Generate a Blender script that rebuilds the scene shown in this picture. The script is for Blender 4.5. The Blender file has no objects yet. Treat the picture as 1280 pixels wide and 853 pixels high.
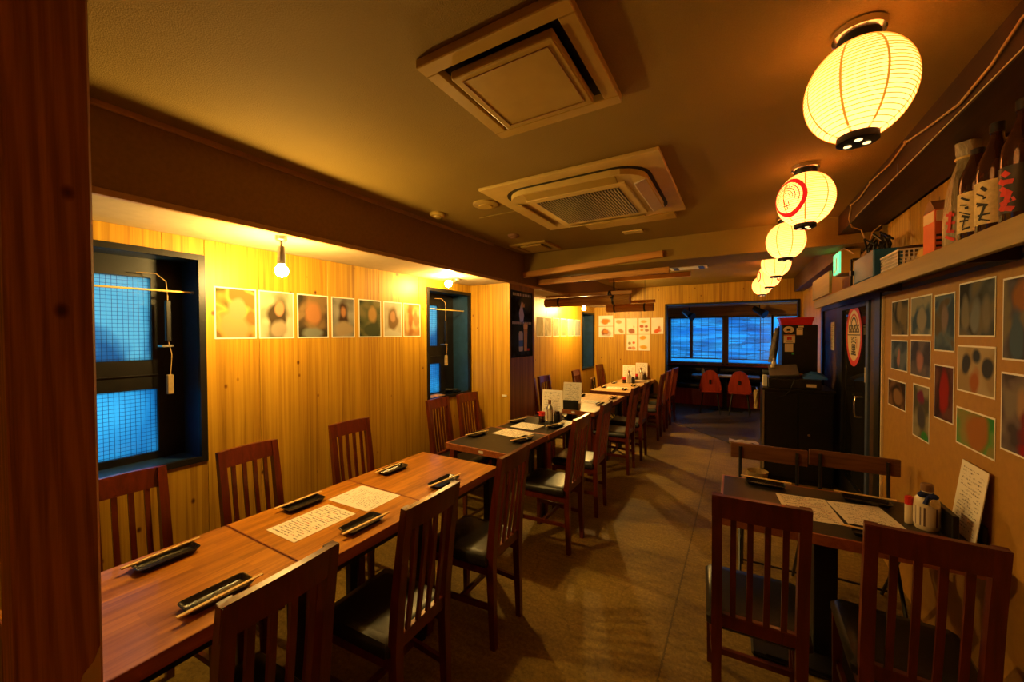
import bpy, bmesh, math, random
from mathutils import Vector, Matrix
random.seed(7)
PI = math.pi
S = bpy.context.scene
C = S.collection

# ------------------------------------------------------------------ camera
H = 1.55
F_PX = 485.84
yaw, pitch, roll = (math.radians(v) for v in (30.416, 1.018, 0.263))
fw = Vector((-math.sin(yaw) * math.cos(pitch), math.cos(yaw) * math.cos(pitch), -math.sin(pitch)))
rt0 = Vector((math.cos(yaw), math.sin(yaw), 0)); dn0 = fw.cross(rt0)
rt = math.cos(roll) * rt0 + math.sin(roll) * dn0
dn = -math.sin(roll) * rt0 + math.cos(roll) * dn0
cam_d = bpy.data.cameras.new('camera'); cam = bpy.data.objects.new('camera', cam_d); C.objects.link(cam)
cam.matrix_world = Matrix(((rt.x, -dn.x, -fw.x, 0), (rt.y, -dn.y, -fw.y, 0), (rt.z, -dn.z, -fw.z, H), (0, 0, 0, 1)))
cam_d.sensor_width = 36; cam_d.lens = F_PX / 1280 * 36; cam_d.clip_start = 0.02
S.camera = cam

# ------------------------------------------------------------------ world (evening sky outside the windows), exposure
world = bpy.data.worlds.new('world'); S.world = world; world.use_nodes = True
bg = world.node_tree.nodes['Background']; bg.inputs[0].default_value = (0.09, 0.34, 0.85, 1); bg.inputs[1].default_value = 1.8
S.view_settings.view_transform = 'Standard'; S.view_settings.look = 'None'
S.view_settings.exposure = 0.42; S.view_settings.gamma = 1.0; S.view_settings.use_curve_mapping = False
BULB = 1000.0        # bare bulbs over the wall side
LANTERN = 0.62      # paper lanterns
WARM = (1.0, 0.56, 0.19)

# ------------------------------------------------------------------ mesh helpers
class G:
    def __init__(self): self.b = bmesh.new()
    def _xf(self, vs, m):
        for v in vs: v.co = m @ v.co
    def box(self, lo, hi, bev=0.0, m=None, seg=1):
        lo, hi = Vector(lo), Vector(hi); c = (lo + hi) / 2; s = hi - lo
        r = bmesh.ops.create_cube(self.b, size=1.0); vs = r['verts']
        for v in vs: v.co = Vector((v.co.x * s.x, v.co.y * s.y, v.co.z * s.z)) + c
        if bev > 0:
            es = list({e for v in vs for e in v.link_edges})
            rr = bmesh.ops.bevel(self.b, geom=es, offset=bev, segments=seg, affect='EDGES', profile=0.5)
            vs = list({v for f in rr['faces'] for v in f.verts} | {v for v in vs if v.is_valid})
        if m is not None: self._xf(vs, m)
        return self
    def bar(self, p, q, w, h, up=(0, 0, 1), bev=0.0):
        p, q = Vector(p), Vector(q); d = (q - p); L = d.length; d.normalize(); up = Vector(up)
        if abs(d.dot(up)) > 0.98: up = Vector((0, 1, 0))
        sx = d.cross(up).normalized(); uz = sx.cross(d).normalized()
        m = Matrix(((sx.x, d.x, uz.x, (p.x + q.x) / 2), (sx.y, d.y, uz.y, (p.y + q.y) / 2), (sx.z, d.z, uz.z, (p.z + q.z) / 2), (0, 0, 0, 1)))
        return self.box((-w / 2, -L / 2, -h / 2), (w / 2, L / 2, h / 2), bev, m)
    def loft(self, rings, cap=True, closed=True):
        b = self.b; vr = [[b.verts.new(p) for p in r] for r in rings]; n = len(rings[0])
        for a, c in zip(vr[:-1], vr[1:]):
            for i in range(n if closed else n - 1):
                j = (i + 1) % n
                b.faces.new((a[i], a[j], c[j], c[i]))
        if cap and closed:
            b.faces.new(vr[0][::-1]); b.faces.new(vr[-1])
        return self
    def sweep(self, pts, w, d, wax=(1, 0, 0)):
        # rectangular section; w along wax, d across path
        pts = [Vector(p) for p in pts]; wax = Vector(wax); rings = []
        for i, p in enumerate(pts):
            t = (pts[min(i + 1, len(pts) - 1)] - pts[max(i - 1, 0)]).normalized(); dv = t.cross(wax).normalized()
            ww = w[i] if isinstance(w, (list, tuple)) else w; dd = d[i] if isinstance(d, (list, tuple)) else d
            rings.append([p + wax * ww / 2 + dv * dd / 2, p - wax * ww / 2 + dv * dd / 2, p - wax * ww / 2 - dv * dd / 2, p + wax * ww / 2 - dv * dd / 2])
        return self.loft(rings)
    def tube(self, pts, r, n=8):
        pts = [Vector(p) for p in pts]; rings = []; prev = None
        for i, p in enumerate(pts):
            t = (pts[min(i + 1, len(pts) - 1)] - pts[max(i - 1, 0)]).normalized()
            if prev is None:
                a = Vector((0, 0, 1)) if abs(t.z) < 0.9 else Vector((1, 0, 0)); u = t.cross(a).normalized()
            else:
                u = (prev - t * prev.dot(t)).normalized()
            prev = u; v = t.cross(u); rr = r[i] if isinstance(r, (list, tuple)) else r
            rings.append([p + (u * math.cos(k * 2 * PI / n) + v * math.sin(k * 2 * PI / n)) * rr for k in range(n)])
        return self.loft(rings)
    def lathe(self, prof, n=24, c=(0, 0, 0), cap=True):
        c = Vector(c)
        return self.loft([[c + Vector((r * math.cos(k * 2 * PI / n), r * math.sin(k * 2 * PI / n), z)) for k in range(n)] for r, z in prof], cap)
    def prism(self, poly, d0, d1, ax='z', m=None):
        # poly in 2-D, extruded along an axis
        def P(u, v, w): return Vector({'z': (u, v, w), 'y': (u, w, v), 'x': (w, u, v)}[ax])
        rings = [[P(u, v, w) for u, v in poly] for w in (d0, d1)]
        if m is not None: rings = [[m @ p for p in r] for r in rings]
        return self.loft(rings)
    def sphere(self, c, r, n=16, k=8, sc=(1, 1, 1)):
        m = Matrix.Translation(c) @ Matrix.Diagonal((sc[0], sc[1], sc[2], 1))
        bmesh.ops.create_uvsphere(self.b, u_segments=n, v_segments=k, radius=r, matrix=m); return self
    def done(self, name, smooth=False):
        bmesh.ops.recalc_face_normals(self.b, faces=self.b.faces)
        me = bpy.data.meshes.new(name); self.b.to_mesh(me); self.b.free()
        if smooth:
            me.polygons.foreach_set('use_smooth', [True] * len(me.polygons))
            try: me.set_sharp_from_angle(angle=math.radians(40))
            except Exception: pass
        return me

def mk(name, g, m, parent=None, smooth=False, world=False, loc=None, rot=None):
    me = g.done(name, smooth) if isinstance(g, G) else g
    if not me.materials: me.materials.append(m)
    o = bpy.data.objects.new(name, me); C.objects.link(o)
    if loc is not None: o.location = loc
    if rot is not None: o.rotation_euler = rot
    if parent is not None:
        o.parent = parent
        if world: o.matrix_parent_inverse = parent.matrix_basis.inverted()
    return o
def tag(o, label, cat, group=None):
    o['label'] = label; o['category'] = cat
    if group: o['group'] = group
    return o
def thing(name, label, cat, loc=(0, 0, 0), rot=(0, 0, 0), group=None):
    o = bpy.data.objects.new(name, None); C.objects.link(o); o.empty_display_size = 0.05
    o.location = loc; o.rotation_euler = rot
    return tag(o, label, cat, group)
def struct(name, g, m, label=None, **k):
    o = mk(name, g, m, **k); o['kind'] = 'structure'
    if label: o['label'] = label
    return o
def sroot(name, loc=(0, 0, 0), label=None):
    o = bpy.data.objects.new(name, None); C.objects.link(o); o.location = loc; o['kind'] = 'structure'
    if label: o['label'] = label
    return o
def dup(root, loc, rot, label, group=None):
    r = root.copy(); C.objects.link(r); r.location = loc; r.rotation_euler = rot; r['label'] = label
    if group: r['group'] = group
    for ch in root.children:
        c = ch.copy(); C.objects.link(c); c.parent = r
        for g in ch.children:
            d = g.copy(); C.objects.link(d); d.parent = c
    return r

# ------------------------------------------------------------------ materials
class N:
    def __init__(self, name):
        self.m = bpy.data.materials.new(name); self.m.use_nodes = True
        self.t = self.m.node_tree; self.p = self.t.nodes['Principled BSDF']
    def n(self, ty, **kw):
        o = self.t.nodes.new('ShaderNode' + ty)
        for k, v in kw.items():
            if isinstance(k, str) and hasattr(o, k): setattr(o, k, v)
        return o
    def l(self, a, b): self.t.links.new(a, b)
    def val(self, sock, v):
        if hasattr(v, 'is_output') or isinstance(v, bpy.types.NodeSocket): self.l(v, sock)
        else: sock.default_value = v
    def math(self, op, a, b=None, c=None, clamp=False):
        o = self.n('Math', operation=op); o.use_clamp = clamp; self.val(o.inputs[0], a)
        if b is not None: self.val(o.inputs[1], b)
        if c is not None: self.val(o.inputs[2], c)
        return o.outputs[0]
    def mix(self, f, a, b, ty='MIX'):
        o = self.n('MixRGB', blend_type=ty); self.val(o.inputs[0], f); self.val(o.inputs[1], a); self.val(o.inputs[2], b); return o.outputs[0]
    def ramp(self, f, stops):
        o = self.n('ValToRGB'); e = o.color_ramp.elements
        while len(e) < len(stops): e.new(0.5)
        for i, (p, c) in enumerate(stops): e[i].position = p; e[i].color = (c[0], c[1], c[2], 1)
        self.l(f, o.inputs[0]); return o.outputs[0]
    def coord(self, scale=(1, 1, 1), rnd=0.0, kind='Object'):
        tc = self.n('TexCoord'); mp = self.n('Mapping'); mp.inputs['Scale'].default_value = scale
        v = tc.outputs[kind]
        if rnd:
            oi = self.n('ObjectInfo'); vm = self.n('VectorMath', operation='ADD'); mm = self.math('MULTIPLY', oi.outputs['Random'], rnd)
            self.l(v, vm.inputs[0]); self.l(mm, vm.inputs[1]); v = vm.outputs[0]
        self.l(v, mp.inputs[0]); return mp.outputs[0]
    def noise(self, vec, scale=1, detail=4, rough=0.55, dist=0.0):
        o = self.n('TexNoise'); o.inputs['Scale'].default_value = scale; o.inputs['Detail'].default_value = detail
        o.inputs['Roughness'].default_value = rough; o.inputs['Distortion'].default_value = dist
        if vec is not None: self.l(vec, o.inputs['Vector'])
        return o.outputs[0]
    def bump(self, h, s=0.2, d=0.01):
        o = self.n('Bump'); o.inputs['Strength'].default_value = s; o.inputs['Distance'].default_value = d
        self.l(h, o.inputs['Height']); self.l(o.outputs[0], self.p.inputs['Normal'])
    def set(self, rough=None, metal=None, spec=None, color=None, coat=None):
        for k, v in (('Roughness', rough), ('Metallic', metal), ('Specular IOR Level', spec), ('Base Color', color), ('Coat Weight', coat)):
            if v is not None:
                if k == 'Base Color' and isinstance(v, tuple): v = (v[0], v[1], v[2], 1)
                self.val(self.p.inputs[k], v)
        return self

def plain(name, col, rough=0.5, metal=0.0, spec=0.5, var=0.12, vs=14.0, bump=0.0, coat=0.0):
    k = N(name); nz = k.noise(k.coord(rnd=5), vs, 4)
    lo = tuple(c * (1 - var) for c in col); hi = tuple(min(1, c * (1 + var)) for c in col)
    k.set(rough, metal, spec, k.ramp(nz, ((0.3, lo), (0.7, hi))), coat)
    if bump: k.bump(nz, bump, 0.003)
    return k.m
def wood(name, stops, scale=(18, 18, 0.9), rough=0.45, spec=0.5, bump=0.06, knots=0.0, rnd=7.0, streak=0.0, coat=0.0, rings=0.0):
    k = N(name); v = k.coord(scale, rnd); nz = k.noise(v, 1.0, 6, 0.6, 0.6)
    col = k.ramp(nz, stops)
    if streak:
        s2 = k.noise(k.coord((scale[0] * .45, scale[1] * .45, scale[2] * .12), rnd), 1.0, 2, 0.5)
        col = k.mix(streak, col, k.ramp(s2, ((0.35, (0.45, 0.38, 0.3)), (0.62, (1, 1, 1)))), 'MULTIPLY')
    if rings:
        w = k.n('TexWave', wave_type='BANDS', bands_direction='DIAGONAL'); w.inputs['Scale'].default_value = 1.0; w.inputs['Distortion'].default_value = 5; w.inputs['Detail'].default_value = 2
        k.l(k.coord((scale[0] * .3, scale[1] * .3, scale[2] * .6), rnd), w.inputs['Vector'])
        col = k.mix(rings, col, k.ramp(w.outputs[1], ((0.2, (0.35, 0.3, 0.28)), (0.75, (1, 1, 1)))), 'MULTIPLY')
    if knots:
        vo = k.n('TexVoronoi'); vo.inputs['Scale'].default_value = 1.0; k.l(k.coord((8.4, 8.4, 5.4), rnd), vo.inputs['Vector'])
        kn = k.ramp(vo.outputs[0], ((0.03, (0.13, 0.05, 0.012)), (0.055, (0.42, 0.26, 0.12)), (0.10, (1, 1, 1))))
        col = k.mix(knots, col, kn, 'MULTIPLY')
    k.set(rough, 0, spec, col, coat)
    if bump: k.bump(nz, bump, 0.004)
    return k.m
def emit(name, col, s):
    k = N(name); k.set(0.6, 0, 0.2, col); k.p.inputs['Emission Color'].default_value = (*col, 1); k.p.inputs['Emission Strength'].default_value = s
    return k.m
def printed(name, paper, ink, w, h, rows=16, dens=0.52, margin=0.018, ink2=None, freq=170):
    """writing too small to read: rows of little marks on paper, in the sheet's own plane"""
    k = N(name); tc = k.n('TexCoord'); sp = k.n('SeparateXYZ'); k.l(tc.outputs['Object'], sp.inputs[0])
    x, y = sp.outputs[0], sp.outputs[1]
    ry = k.math('MULTIPLY', k.math('ADD', y, h / 2), rows / h); row = k.math('FLOOR', ry); fr = k.math('FRACT', ry)
    inrow = k.math('MULTIPLY', k.math('GREATER_THAN', fr, 0.25), k.math('LESS_THAN', fr, 0.72))
    cv = k.n('CombineXYZ'); k.l(k.math('MULTIPLY', x, freq), cv.inputs[0]); k.l(k.math('MULTIPLY', row, 7.31), cv.inputs[1]); k.l(k.math('MULTIPLY', fr, 2.4), cv.inputs[2])
    oi = k.n('ObjectInfo'); k.l
    nz = k.noise(cv.outputs[0], 1.0, 2, 0.7); dash = k.math('GREATER_THAN', nz, dens)
    cv2 = k.n('CombineXYZ'); k.l(k.math('MULTIPLY', x, 16), cv2.inputs[0]); k.l(k.math('MULTIPLY', row, 3.7), cv2.inputs[1])
    blk = k.math('GREATER_THAN', k.noise(cv2.outputs[0], 1.0, 1), 0.43)
    mg = k.math('MULTIPLY', k.math('LESS_THAN', k.math('ABSOLUTE', x), w / 2 - margin), k.math('LESS_THAN', k.math('ABSOLUTE', y), h / 2 - margin))
    f = k.math('MULTIPLY', k.math('MULTIPLY', inrow, dash), k.math('MULTIPLY', mg, blk))
    inkc = (*ink, 1)
    if ink2: inkc = k.mix(k.math('GREATER_THAN', k.noise(cv2.outputs[0], 0.8, 1), 0.56), (*ink, 1), (*ink2, 1))
    k.set(0.7, 0, 0.3, k.mix(f, (*paper, 1), inkc)); return k.m
def picture(name, bgs, fig, seed, w, h, tone=0.5):
    """an out-of-focus print: soft blotches and a soft figure"""
    k = N(name); v = k.coord((1, 1, 1)); vm = k.n('VectorMath', operation='ADD'); k.l(v, vm.inputs[0]); vm.inputs[1].default_value = (seed * 3.1, seed * 1.7, 0)
    nz = k.noise(vm.outputs[0], 8.0, 1, 0.4, 0.3); n = len(bgs)
    col = k.ramp(nz, [(0.40 + 0.2 * i / max(1, n - 1), c) for i, c in enumerate(bgs)])
    if fig:
        for (cx, cy, rx, ry, c) in fig:
            sp = k.n('SeparateXYZ'); k.l(v, sp.inputs[0])
            dx = k.math('MULTIPLY', k.math('SUBTRACT', sp.outputs[0], cx * w), 1 / (rx * w)); dy = k.math('MULTIPLY', k.math('SUBTRACT', sp.outputs[1], cy * h), 1 / (ry * h))
            d = k.math('SQRT', k.math('ADD', k.math('MULTIPLY', dx, dx), k.math('MULTIPLY', dy, dy)))
            d = k.math('ADD', d, k.math('MULTIPLY', k.math('SUBTRACT', nz, 0.5), 1.6))
            f = k.math('SUBTRACT', 1.0, k.math('MULTIPLY', k.math('SUBTRACT', d, 0.7), 2.2, clamp=True), clamp=True)
            col = k.mix(f, col, (*c, 1))
    k.set(0.8, 0, 0.1, k.mix(1.0, col, (tone, tone, tone, 1), 'MULTIPLY')); return k.m

PINE = ((0.28, (0.27, 0.115, 0.009)), (0.5, (0.47, 0.25, 0.017)), (0.75, (0.60, 0.355, 0.028)))
M = {}
M['pine'] = wood('pine_panel', PINE, (44, 44, 0.8), 0.45, 0.35, 0.08, knots=0.95, streak=0.25)
M['pine_dark'] = wood('pine_panel_dark', ((0.3, (0.20, 0.085, 0.014)), (0.55, (0.33, 0.15, 0.026)), (0.8, (0.42, 0.20, 0.04))), (26, 26, 0.9), 0.45, 0.4, 0.05, knots=0.6, streak=0.4)  # darker pine; on the pillar's aisle face it paints in the shade
M['post'] = wood('post_wood', ((0.25, (0.24, 0.082, 0.012)), (0.5, (0.45, 0.165, 0.026)), (0.8, (0.58, 0.235, 0.043))), (80, 80, 2.0), 0.5, 0.3, 0.1, knots=0.9, rings=0.4, streak=.3)
M['chair'] = wood('chair_wood', ((0.3, (0.070, 0.009, 0.002)), (0.55, (0.13, 0.0165, 0.004)), (0.8, (0.185, 0.026, 0.006))), (30, 30, 3), 0.32, 0.5, 0.03, coat=0.25)
M['chair_dark'] = wood('walnut_wood', ((0.3, (0.085, 0.03, 0.012)), (0.55, (0.16, 0.065, 0.025)), (0.8, (0.23, 0.10, 0.04))), (3, 30, 30), 0.35, 0.5, 0.03)
M['tabledge'] = wood('table_edge_wood', ((0.3, (0.20, 0.05, 0.014)), (0.6, (0.34, 0.10, 0.028)), (0.8, (0.42, 0.15, 0.045))), (30, 3, 30), 0.4, 0.5, 0.03)
M['tan'] = wood('tan_table_wood', ((0.3, (0.46, 0.26, 0.09)), (0.55, (0.60, 0.37, 0.15)), (0.8, (0.70, 0.47, 0.21))), (22, 1.6, 22), 0.4, 0.5, 0.02)
M['batten'] = wood('batten_wood', ((0.3, (0.40, 0.16, 0.025)), (0.55, (0.60, 0.27, 0.04)), (0.8, (0.70, 0.35, 0.06))), (1.4, 26, 26), 0.5, 0.4, 0.04)
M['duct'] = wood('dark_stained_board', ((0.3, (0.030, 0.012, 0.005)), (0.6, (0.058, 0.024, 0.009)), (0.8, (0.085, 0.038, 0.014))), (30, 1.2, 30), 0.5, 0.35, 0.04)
M['shelf'] = wood('shelf_board', ((0.3, (0.22, 0.155, 0.035)), (0.6, (0.29, 0.21, 0.05)), (0.8, (0.33, 0.24, 0.06))), (26, 1.0, 26), 0.5, 0.4, 0.03)
M['redwood'] = wood('red_veneer', ((0.3, (0.23, 0.018, 0.008)), (0.6, (0.36, 0.035, 0.014)), (0.8, (0.43, 0.06, 0.02))), (24, 24, 2), 0.35, 0.5, 0.02)
M['bamboo'] = wood('bamboo_slat', ((0.3, (0.28, 0.12, 0.025)), (0.6, (0.46, 0.22, 0.05)), (0.8, (0.58, 0.31, 0.08))), (2, 40, 40), 0.6, 0.3, 0.05)
def table_wood():
    k = N('strip_table_wood'); br = k.n('TexBrick'); mp = k.coord((1, 1, 1), 3.0)
    sp = k.n('SeparateXYZ'); k.l(mp, sp.inputs[0]); cb = k.n('CombineXYZ'); k.l(sp.outputs[1], cb.inputs[0]); k.l(sp.outputs[0], cb.inputs[1])
    k.l(cb.outputs[0], br.inputs['Vector']); br.offset = 0.37; br.inputs['Scale'].default_value = 1.0
    br.inputs['Brick Width'].default_value = 0.31; br.inputs['Row Height'].default_value = 0.034; br.inputs['Mortar Size'].default_value = 0.0
    br.inputs['Color1'].default_value = (0.9, 0.86, 0.84, 1); br.inputs['Color2'].default_value = (0.58, 0.50, 0.46, 1)
    nz = k.noise(k.coord((42, 2.6, 42), 3.0), 1, 5, 0.6, 0.4)
    base = k.ramp(nz, ((0.3, (0.34, 0.12, 0.009)), (0.55, (0.57, 0.225, 0.015)), (0.8, (0.70, 0.31, 0.024))))
    k.set(0.3, 0, 0.5, k.mix(0.85, base, br.outputs[0], 'MULTIPLY'), 0.15); return k.m
M['table'] = table_wood()
def floor_mat(name, a, b, c):
    k = N(name); v = k.coord()
    n1 = k.noise(v, 1.3, 5, 0.6, 0.5); n2 = k.noise(v, 55, 6, 0.8); n3 = k.noise(k.coord((3, 34, 1)), 1, 4)
    col = k.ramp(n1, ((0.32, a), (0.5, b), (0.68, c)))
    col = k.mix(0.7, col, k.ramp(n2, ((0.38, (0.32, 0.29, 0.24)), (0.65, (1, 1, 1)))), 'MULTIPLY')
    col = k.mix(0.4, col, k.ramp(n3, ((0.35, (0.5, 0.48, 0.40)), (0.65, (1, 1, 1)))), 'MULTIPLY')
    vo = k.n('TexVoronoi', feature='DISTANCE_TO_EDGE'); vo.inputs['Scale'].default_value = 0.62
    dv = k.n('VectorMath', operation='ADD'); nd = k.n('TexNoise'); nd.inputs['Scale'].default_value = 2.2; nd.inputs['Detail'].default_value = 6; k.l(v, nd.inputs['Vector'])
    sc = k.n('VectorMath', operation='SCALE'); k.l(nd.outputs[1], sc.inputs[0]); sc.inputs['Scale'].default_value = 0.35; k.l(v, dv.inputs[0]); k.l(sc.outputs[0], dv.inputs[1]); k.l(dv.outputs[0], vo.inputs['Vector'])
    col = k.mix(0.35, col, k.ramp(vo.outputs[0], ((0.0, (0.3, 0.27, 0.22)), (0.004, (1, 1, 1)))), 'MULTIPLY')
    # worn joint running the length of the aisle
    sp = k.n('SeparateXYZ'); k.l(v, sp.inputs[0])
    wob = k.math('MULTIPLY', k.math('SUBTRACT', n2, 0.5), 0.03)
    ln = k.math('LESS_THAN', k.math('ABSOLUTE', k.math('ADD', k.math('ADD', sp.outputs[0], 0.31), wob)), 0.0045)
    col = k.mix(k.math('MULTIPLY', ln, 0.6), col, (0.05, 0.033, 0.01, 1))
    k.set(k.math('MULTIPLY_ADD', n1, 0.25, 0.5), 0, 0.22, col); k.bump(n2, 0.5, 0.006); return k.m
M['floor'] = floor_mat('mortar_floor', (0.19, 0.12, 0.021), (0.34, 0.22, 0.040), (0.45, 0.30, 0.058))
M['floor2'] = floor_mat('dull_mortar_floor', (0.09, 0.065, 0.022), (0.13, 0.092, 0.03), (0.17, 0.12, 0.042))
def ceil_mat():
    k = N('ceiling_paper'); v = k.coord(); n = k.noise(v, 210, 4, 0.6); b = k.noise(v, 1.1, 3)
    col = k.ramp(b, ((0.3, (0.27, 0.175, 0.032)), (0.7, (0.34, 0.225, 0.044))))
    col = k.mix(0.2, col, k.ramp(n, ((0.35, (0.6, 0.58, 0.5)), (0.65, (1, 1, 1)))), 'MULTIPLY')
    k.set(0.75, 0, 0.25, col); k.bump(n, 0.7, 0.006); return k.m
M['ceiling'] = ceil_mat()
M['beam'] = plain('beam_paper', (0.24, 0.13, 0.035), 0.7, 0, 0.25, 0.08, 60, 0.1)
M['soffit'] = plain('white_soffit', (0.52, 0.42, 0.25), 0.7, 0, 0.3, 0.05, 20)
M['goldtrim'] = plain('brown_trim', (0.40, 0.22, 0.08), 0.4, 0, 0.5)
M['wallpaper'] = plain('mustard_wall_paint', (0.37, 0.18, 0.021), 0.65, 0, 0.3, 0.08, 30, 0.1)
M['black'] = plain('black_paint', (0.007, 0.006, 0.005), 0.42, 0, 0.35, 0.3)
M['blackmetal'] = plain('black_metal', (0.02, 0.018, 0.018), 0.35, 0.4, 0.5, 0.2)
M['navy'] = plain('dark_navy_paint', (0.012, 0.040, 0.100), 0.32, 0, 0.6, 0.25)
M['leather'] = plain('black_leather', (0.010, 0.008, 0.006), 0.36, 0, 0.42, 0.3, 90, 0.15)
M['laminate'] = plain('black_laminate', (0.022, 0.018, 0.012), 0.38, 0, 0.35, 0.2)
M['tray'] = plain('black_glazed_stoneware', (0.016, 0.014, 0.012), 0.16, 0, 0.75, 0.4, 45, 0.6)
M['chop'] = plain('pale_wood', (0.85, 0.60, 0.24), 0.55, 0, 0.3, 0.1)
M['cream'] = plain('cream_plastic', (0.66, 0.48, 0.14), 0.4, 0, 0.5, 0.06)
M['creamdark'] = plain('yellowed_plastic', (0.47, 0.31, 0.06), 0.32, 0, 0.5, 0.06)
M['white'] = plain('white_paper', (0.78, 0.74, 0.66), 0.7, 0, 0.3, 0.04)
M['chrome'] = plain('chrome', (0.7, 0.68, 0.64), 0.18, 1.0, 0.5, 0.05)
M['steel'] = plain('brushed_steel', (0.5, 0.48, 0.44), 0.35, 1.0, 0.5, 0.08)
M['red'] = plain('red_plastic', (0.62, 0.02, 0.015), 0.35, 0, 0.5, 0.08)
M['redprint'] = plain('red_print', (0.60, 0.035, 0.02), 0.5, 0, 0.3, 0.06)
M['ink'] = plain('black_ink', (0.02, 0.016, 0.014), 0.5, 0, 0.3)
M['creamprint'] = plain('cream_print', (0.74, 0.58, 0.34), 0.5, 0, 0.3, 0.05)
M['teal'] = plain('teal_paint', (0.003, 0.085, 0.22), 0.45, 0, 0.5, 0.12)
M['blue'] = plain('blue_plastic', (0.02, 0.14, 0.60), 0.35, 0, 0.5, 0.12)
M['darkgrey'] = plain('dark_grey_plastic', (0.07, 0.065, 0.06), 0.45, 0, 0.5)
M['bluestrip'] = plain('slate_blue_rail', (0.05, 0.07, 0.13), 0.4, 0, 0.5)
M['cloth'] = plain('grey_cloth', (0.14, 0.12, 0.10), 0.9, 0, 0.1, 0.3, 25, 0.3)
M['towel'] = plain('beige_towel', (0.36, 0.25, 0.11), 0.9, 0, 0.1, 0.2, 25, 0.3)
M['rug'] = plain('pale_pink_cloth', (0.48, 0.38, 0.33), 0.9, 0, 0.1, 0.15, 25, 0.3)
M['wire'] = plain('cream_cable', (0.50, 0.30, 0.10), 0.5, 0, 0.4)
M['wiregrid'] = plain('glass_wire', (0.03, 0.05, 0.09), 0.4, 0.5, 0.5)
M['orange'] = plain('orange_carton', (0.66, 0.13, 0.03), 0.5, 0, 0.4, 0.06)
M['labelcream'] = plain('cream_label', (0.68, 0.55, 0.26), 0.6, 0, 0.3, 0.15, 80)
M['ceramic'] = plain('cream_ceramic', (0.70, 0.60, 0.42), 0.25, 0, 0.5, 0.06)
M['cork'] = plain('brown_cap', (0.26, 0.13, 0.06), 0.6, 0, 0.3)
M['navycloth'] = plain('navy_bow', (0.02, 0.03, 0.16), 0.7, 0, 0.2)
M['soy'] = plain('dark_sauce', (0.03, 0.012, 0.008), 0.12, 0, 0.6)
def glassmat(name, col, rough=0.05, mixf=0.15):
    k = N(name); k.set(rough, 0, 0.6, col); k.p.inputs['Transmission Weight'].default_value = 0.0; return k.m
M['brownglass'] = glassmat('brown_bottle_glass', (0.035, 0.011, 0.006), 0.08)
M['doorglass'] = glassmat('dark_door_glass', (0.016, 0.014, 0.012), 0.03)
def wrap_mat():
    k = N('clear_wrapped_glass'); v = k.coord((22, 22, 5)); n = k.noise(v, 1, 5, 0.7, 1.2)
    k.set(0.22, 0, 0.6, k.ramp(n, ((0.3, (0.16, 0.13, 0.07)), (0.7, (0.46, 0.38, 0.22))))); k.bump(n, 0.8, 0.01); return k.m
M['wrap'] = wrap_mat()
def pane_mat(name, lo, hi, sc, gl=0.12, pos=(0.35, 0.65)):
    # frosted glass: passes outdoor light diffusely, with a slight sheen
    k = N(name); n = k.noise(k.coord(sc), 1.0, 3, 0.5, 0.4)
    col = k.ramp(n, ((pos[0], lo), (pos[1], hi)))
    tr = k.n('BsdfTranslucent'); k.l(col, tr.inputs[0]); gs = k.n('BsdfGlossy'); gs.inputs['Roughness'].default_value = 0.12; gs.inputs[0].default_value = (0.5, 0.5, 0.5, 1)
    ms = k.n('MixShader'); ms.inputs[0].default_value = gl * 0.5; k.l(tr.outputs[0], ms.inputs[1]); k.l(gs.outputs[0], ms.inputs[2])
    out = k.t.nodes['Material Output']; k.l(ms.outputs[0], out.inputs[0]); return k.m
M['pane_side'] = pane_mat('wired_frosted_glass', (0.2, 0.5, 0.55), (0.5, 0.9, 0.8), (1.2, 3.0, 2.6))
M['pane_far'] = pane_mat('blue_frosted_glass', (0.25, 0.62, 0.8), (0.5, 1.0, 1.0), (1.2, 1.0, 3.0), .05)
M['pane_upper'] = pane_mat('pale_wired_glass', (0.25, 0.40, 0.42), (0.75, 0.86, 0.66), (1.2, 3.4, 3.0), .1, (0.42, 0.56))
M['bulb'] = emit('bulb_glow', (1.0, 0.62, 0.17), BULB)
M['bulb_far'] = emit('far_bulb_glow', (1.0, 0.62, 0.17), BULB * 2.4)
M['exitglow'] = emit('exit_sign_glow', (0.15, 1.0, 0.45), 0.8)
def lantern_mat():
    k = N('lantern_paper'); v = k.coord((4, 4, 1)); n = k.noise(v, 1, 3)
    k.set(0.8, 0, 0.1, (0.35, 0.22, 0.07)); k.l(k.ramp(n, ((0.3, (1.0, 0.50, 0.14)), (0.7, (1.0, 0.53, 0.16)))), k.p.inputs['Emission Color'])
    k.p.inputs['Emission Strength'].default_value = LANTERN
    # washi paper lets the bulb inside shine through it
    tr = k.n('BsdfTranslucent'); tr.inputs[0].default_value = (0.95, 0.74, 0.46, 1); ad = k.n('AddShader')
    k.l(k.p.outputs[0], ad.inputs[0]); k.l(tr.outputs[0], ad.inputs[1]); k.l(ad.outputs[0], k.t.nodes['Material Output'].inputs[0]); return k.m
M['lantern'] = lantern_mat()
M['lanternrib'] = emit('lantern_rib', (0.8, 0.34, 0.03), 0.55)
M['lanternred'] = emit('lantern_red_print', (0.75, 0.015, 0.01), 0.6)
M['lanternhole'] = emit('lantern_vent_glow', (1.0, 0.66, 0.25), 2.2)
M['lanternbulb'] = emit('lantern_bulb_glow', (1.0, 0.58, 0.22), 32.0)

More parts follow.
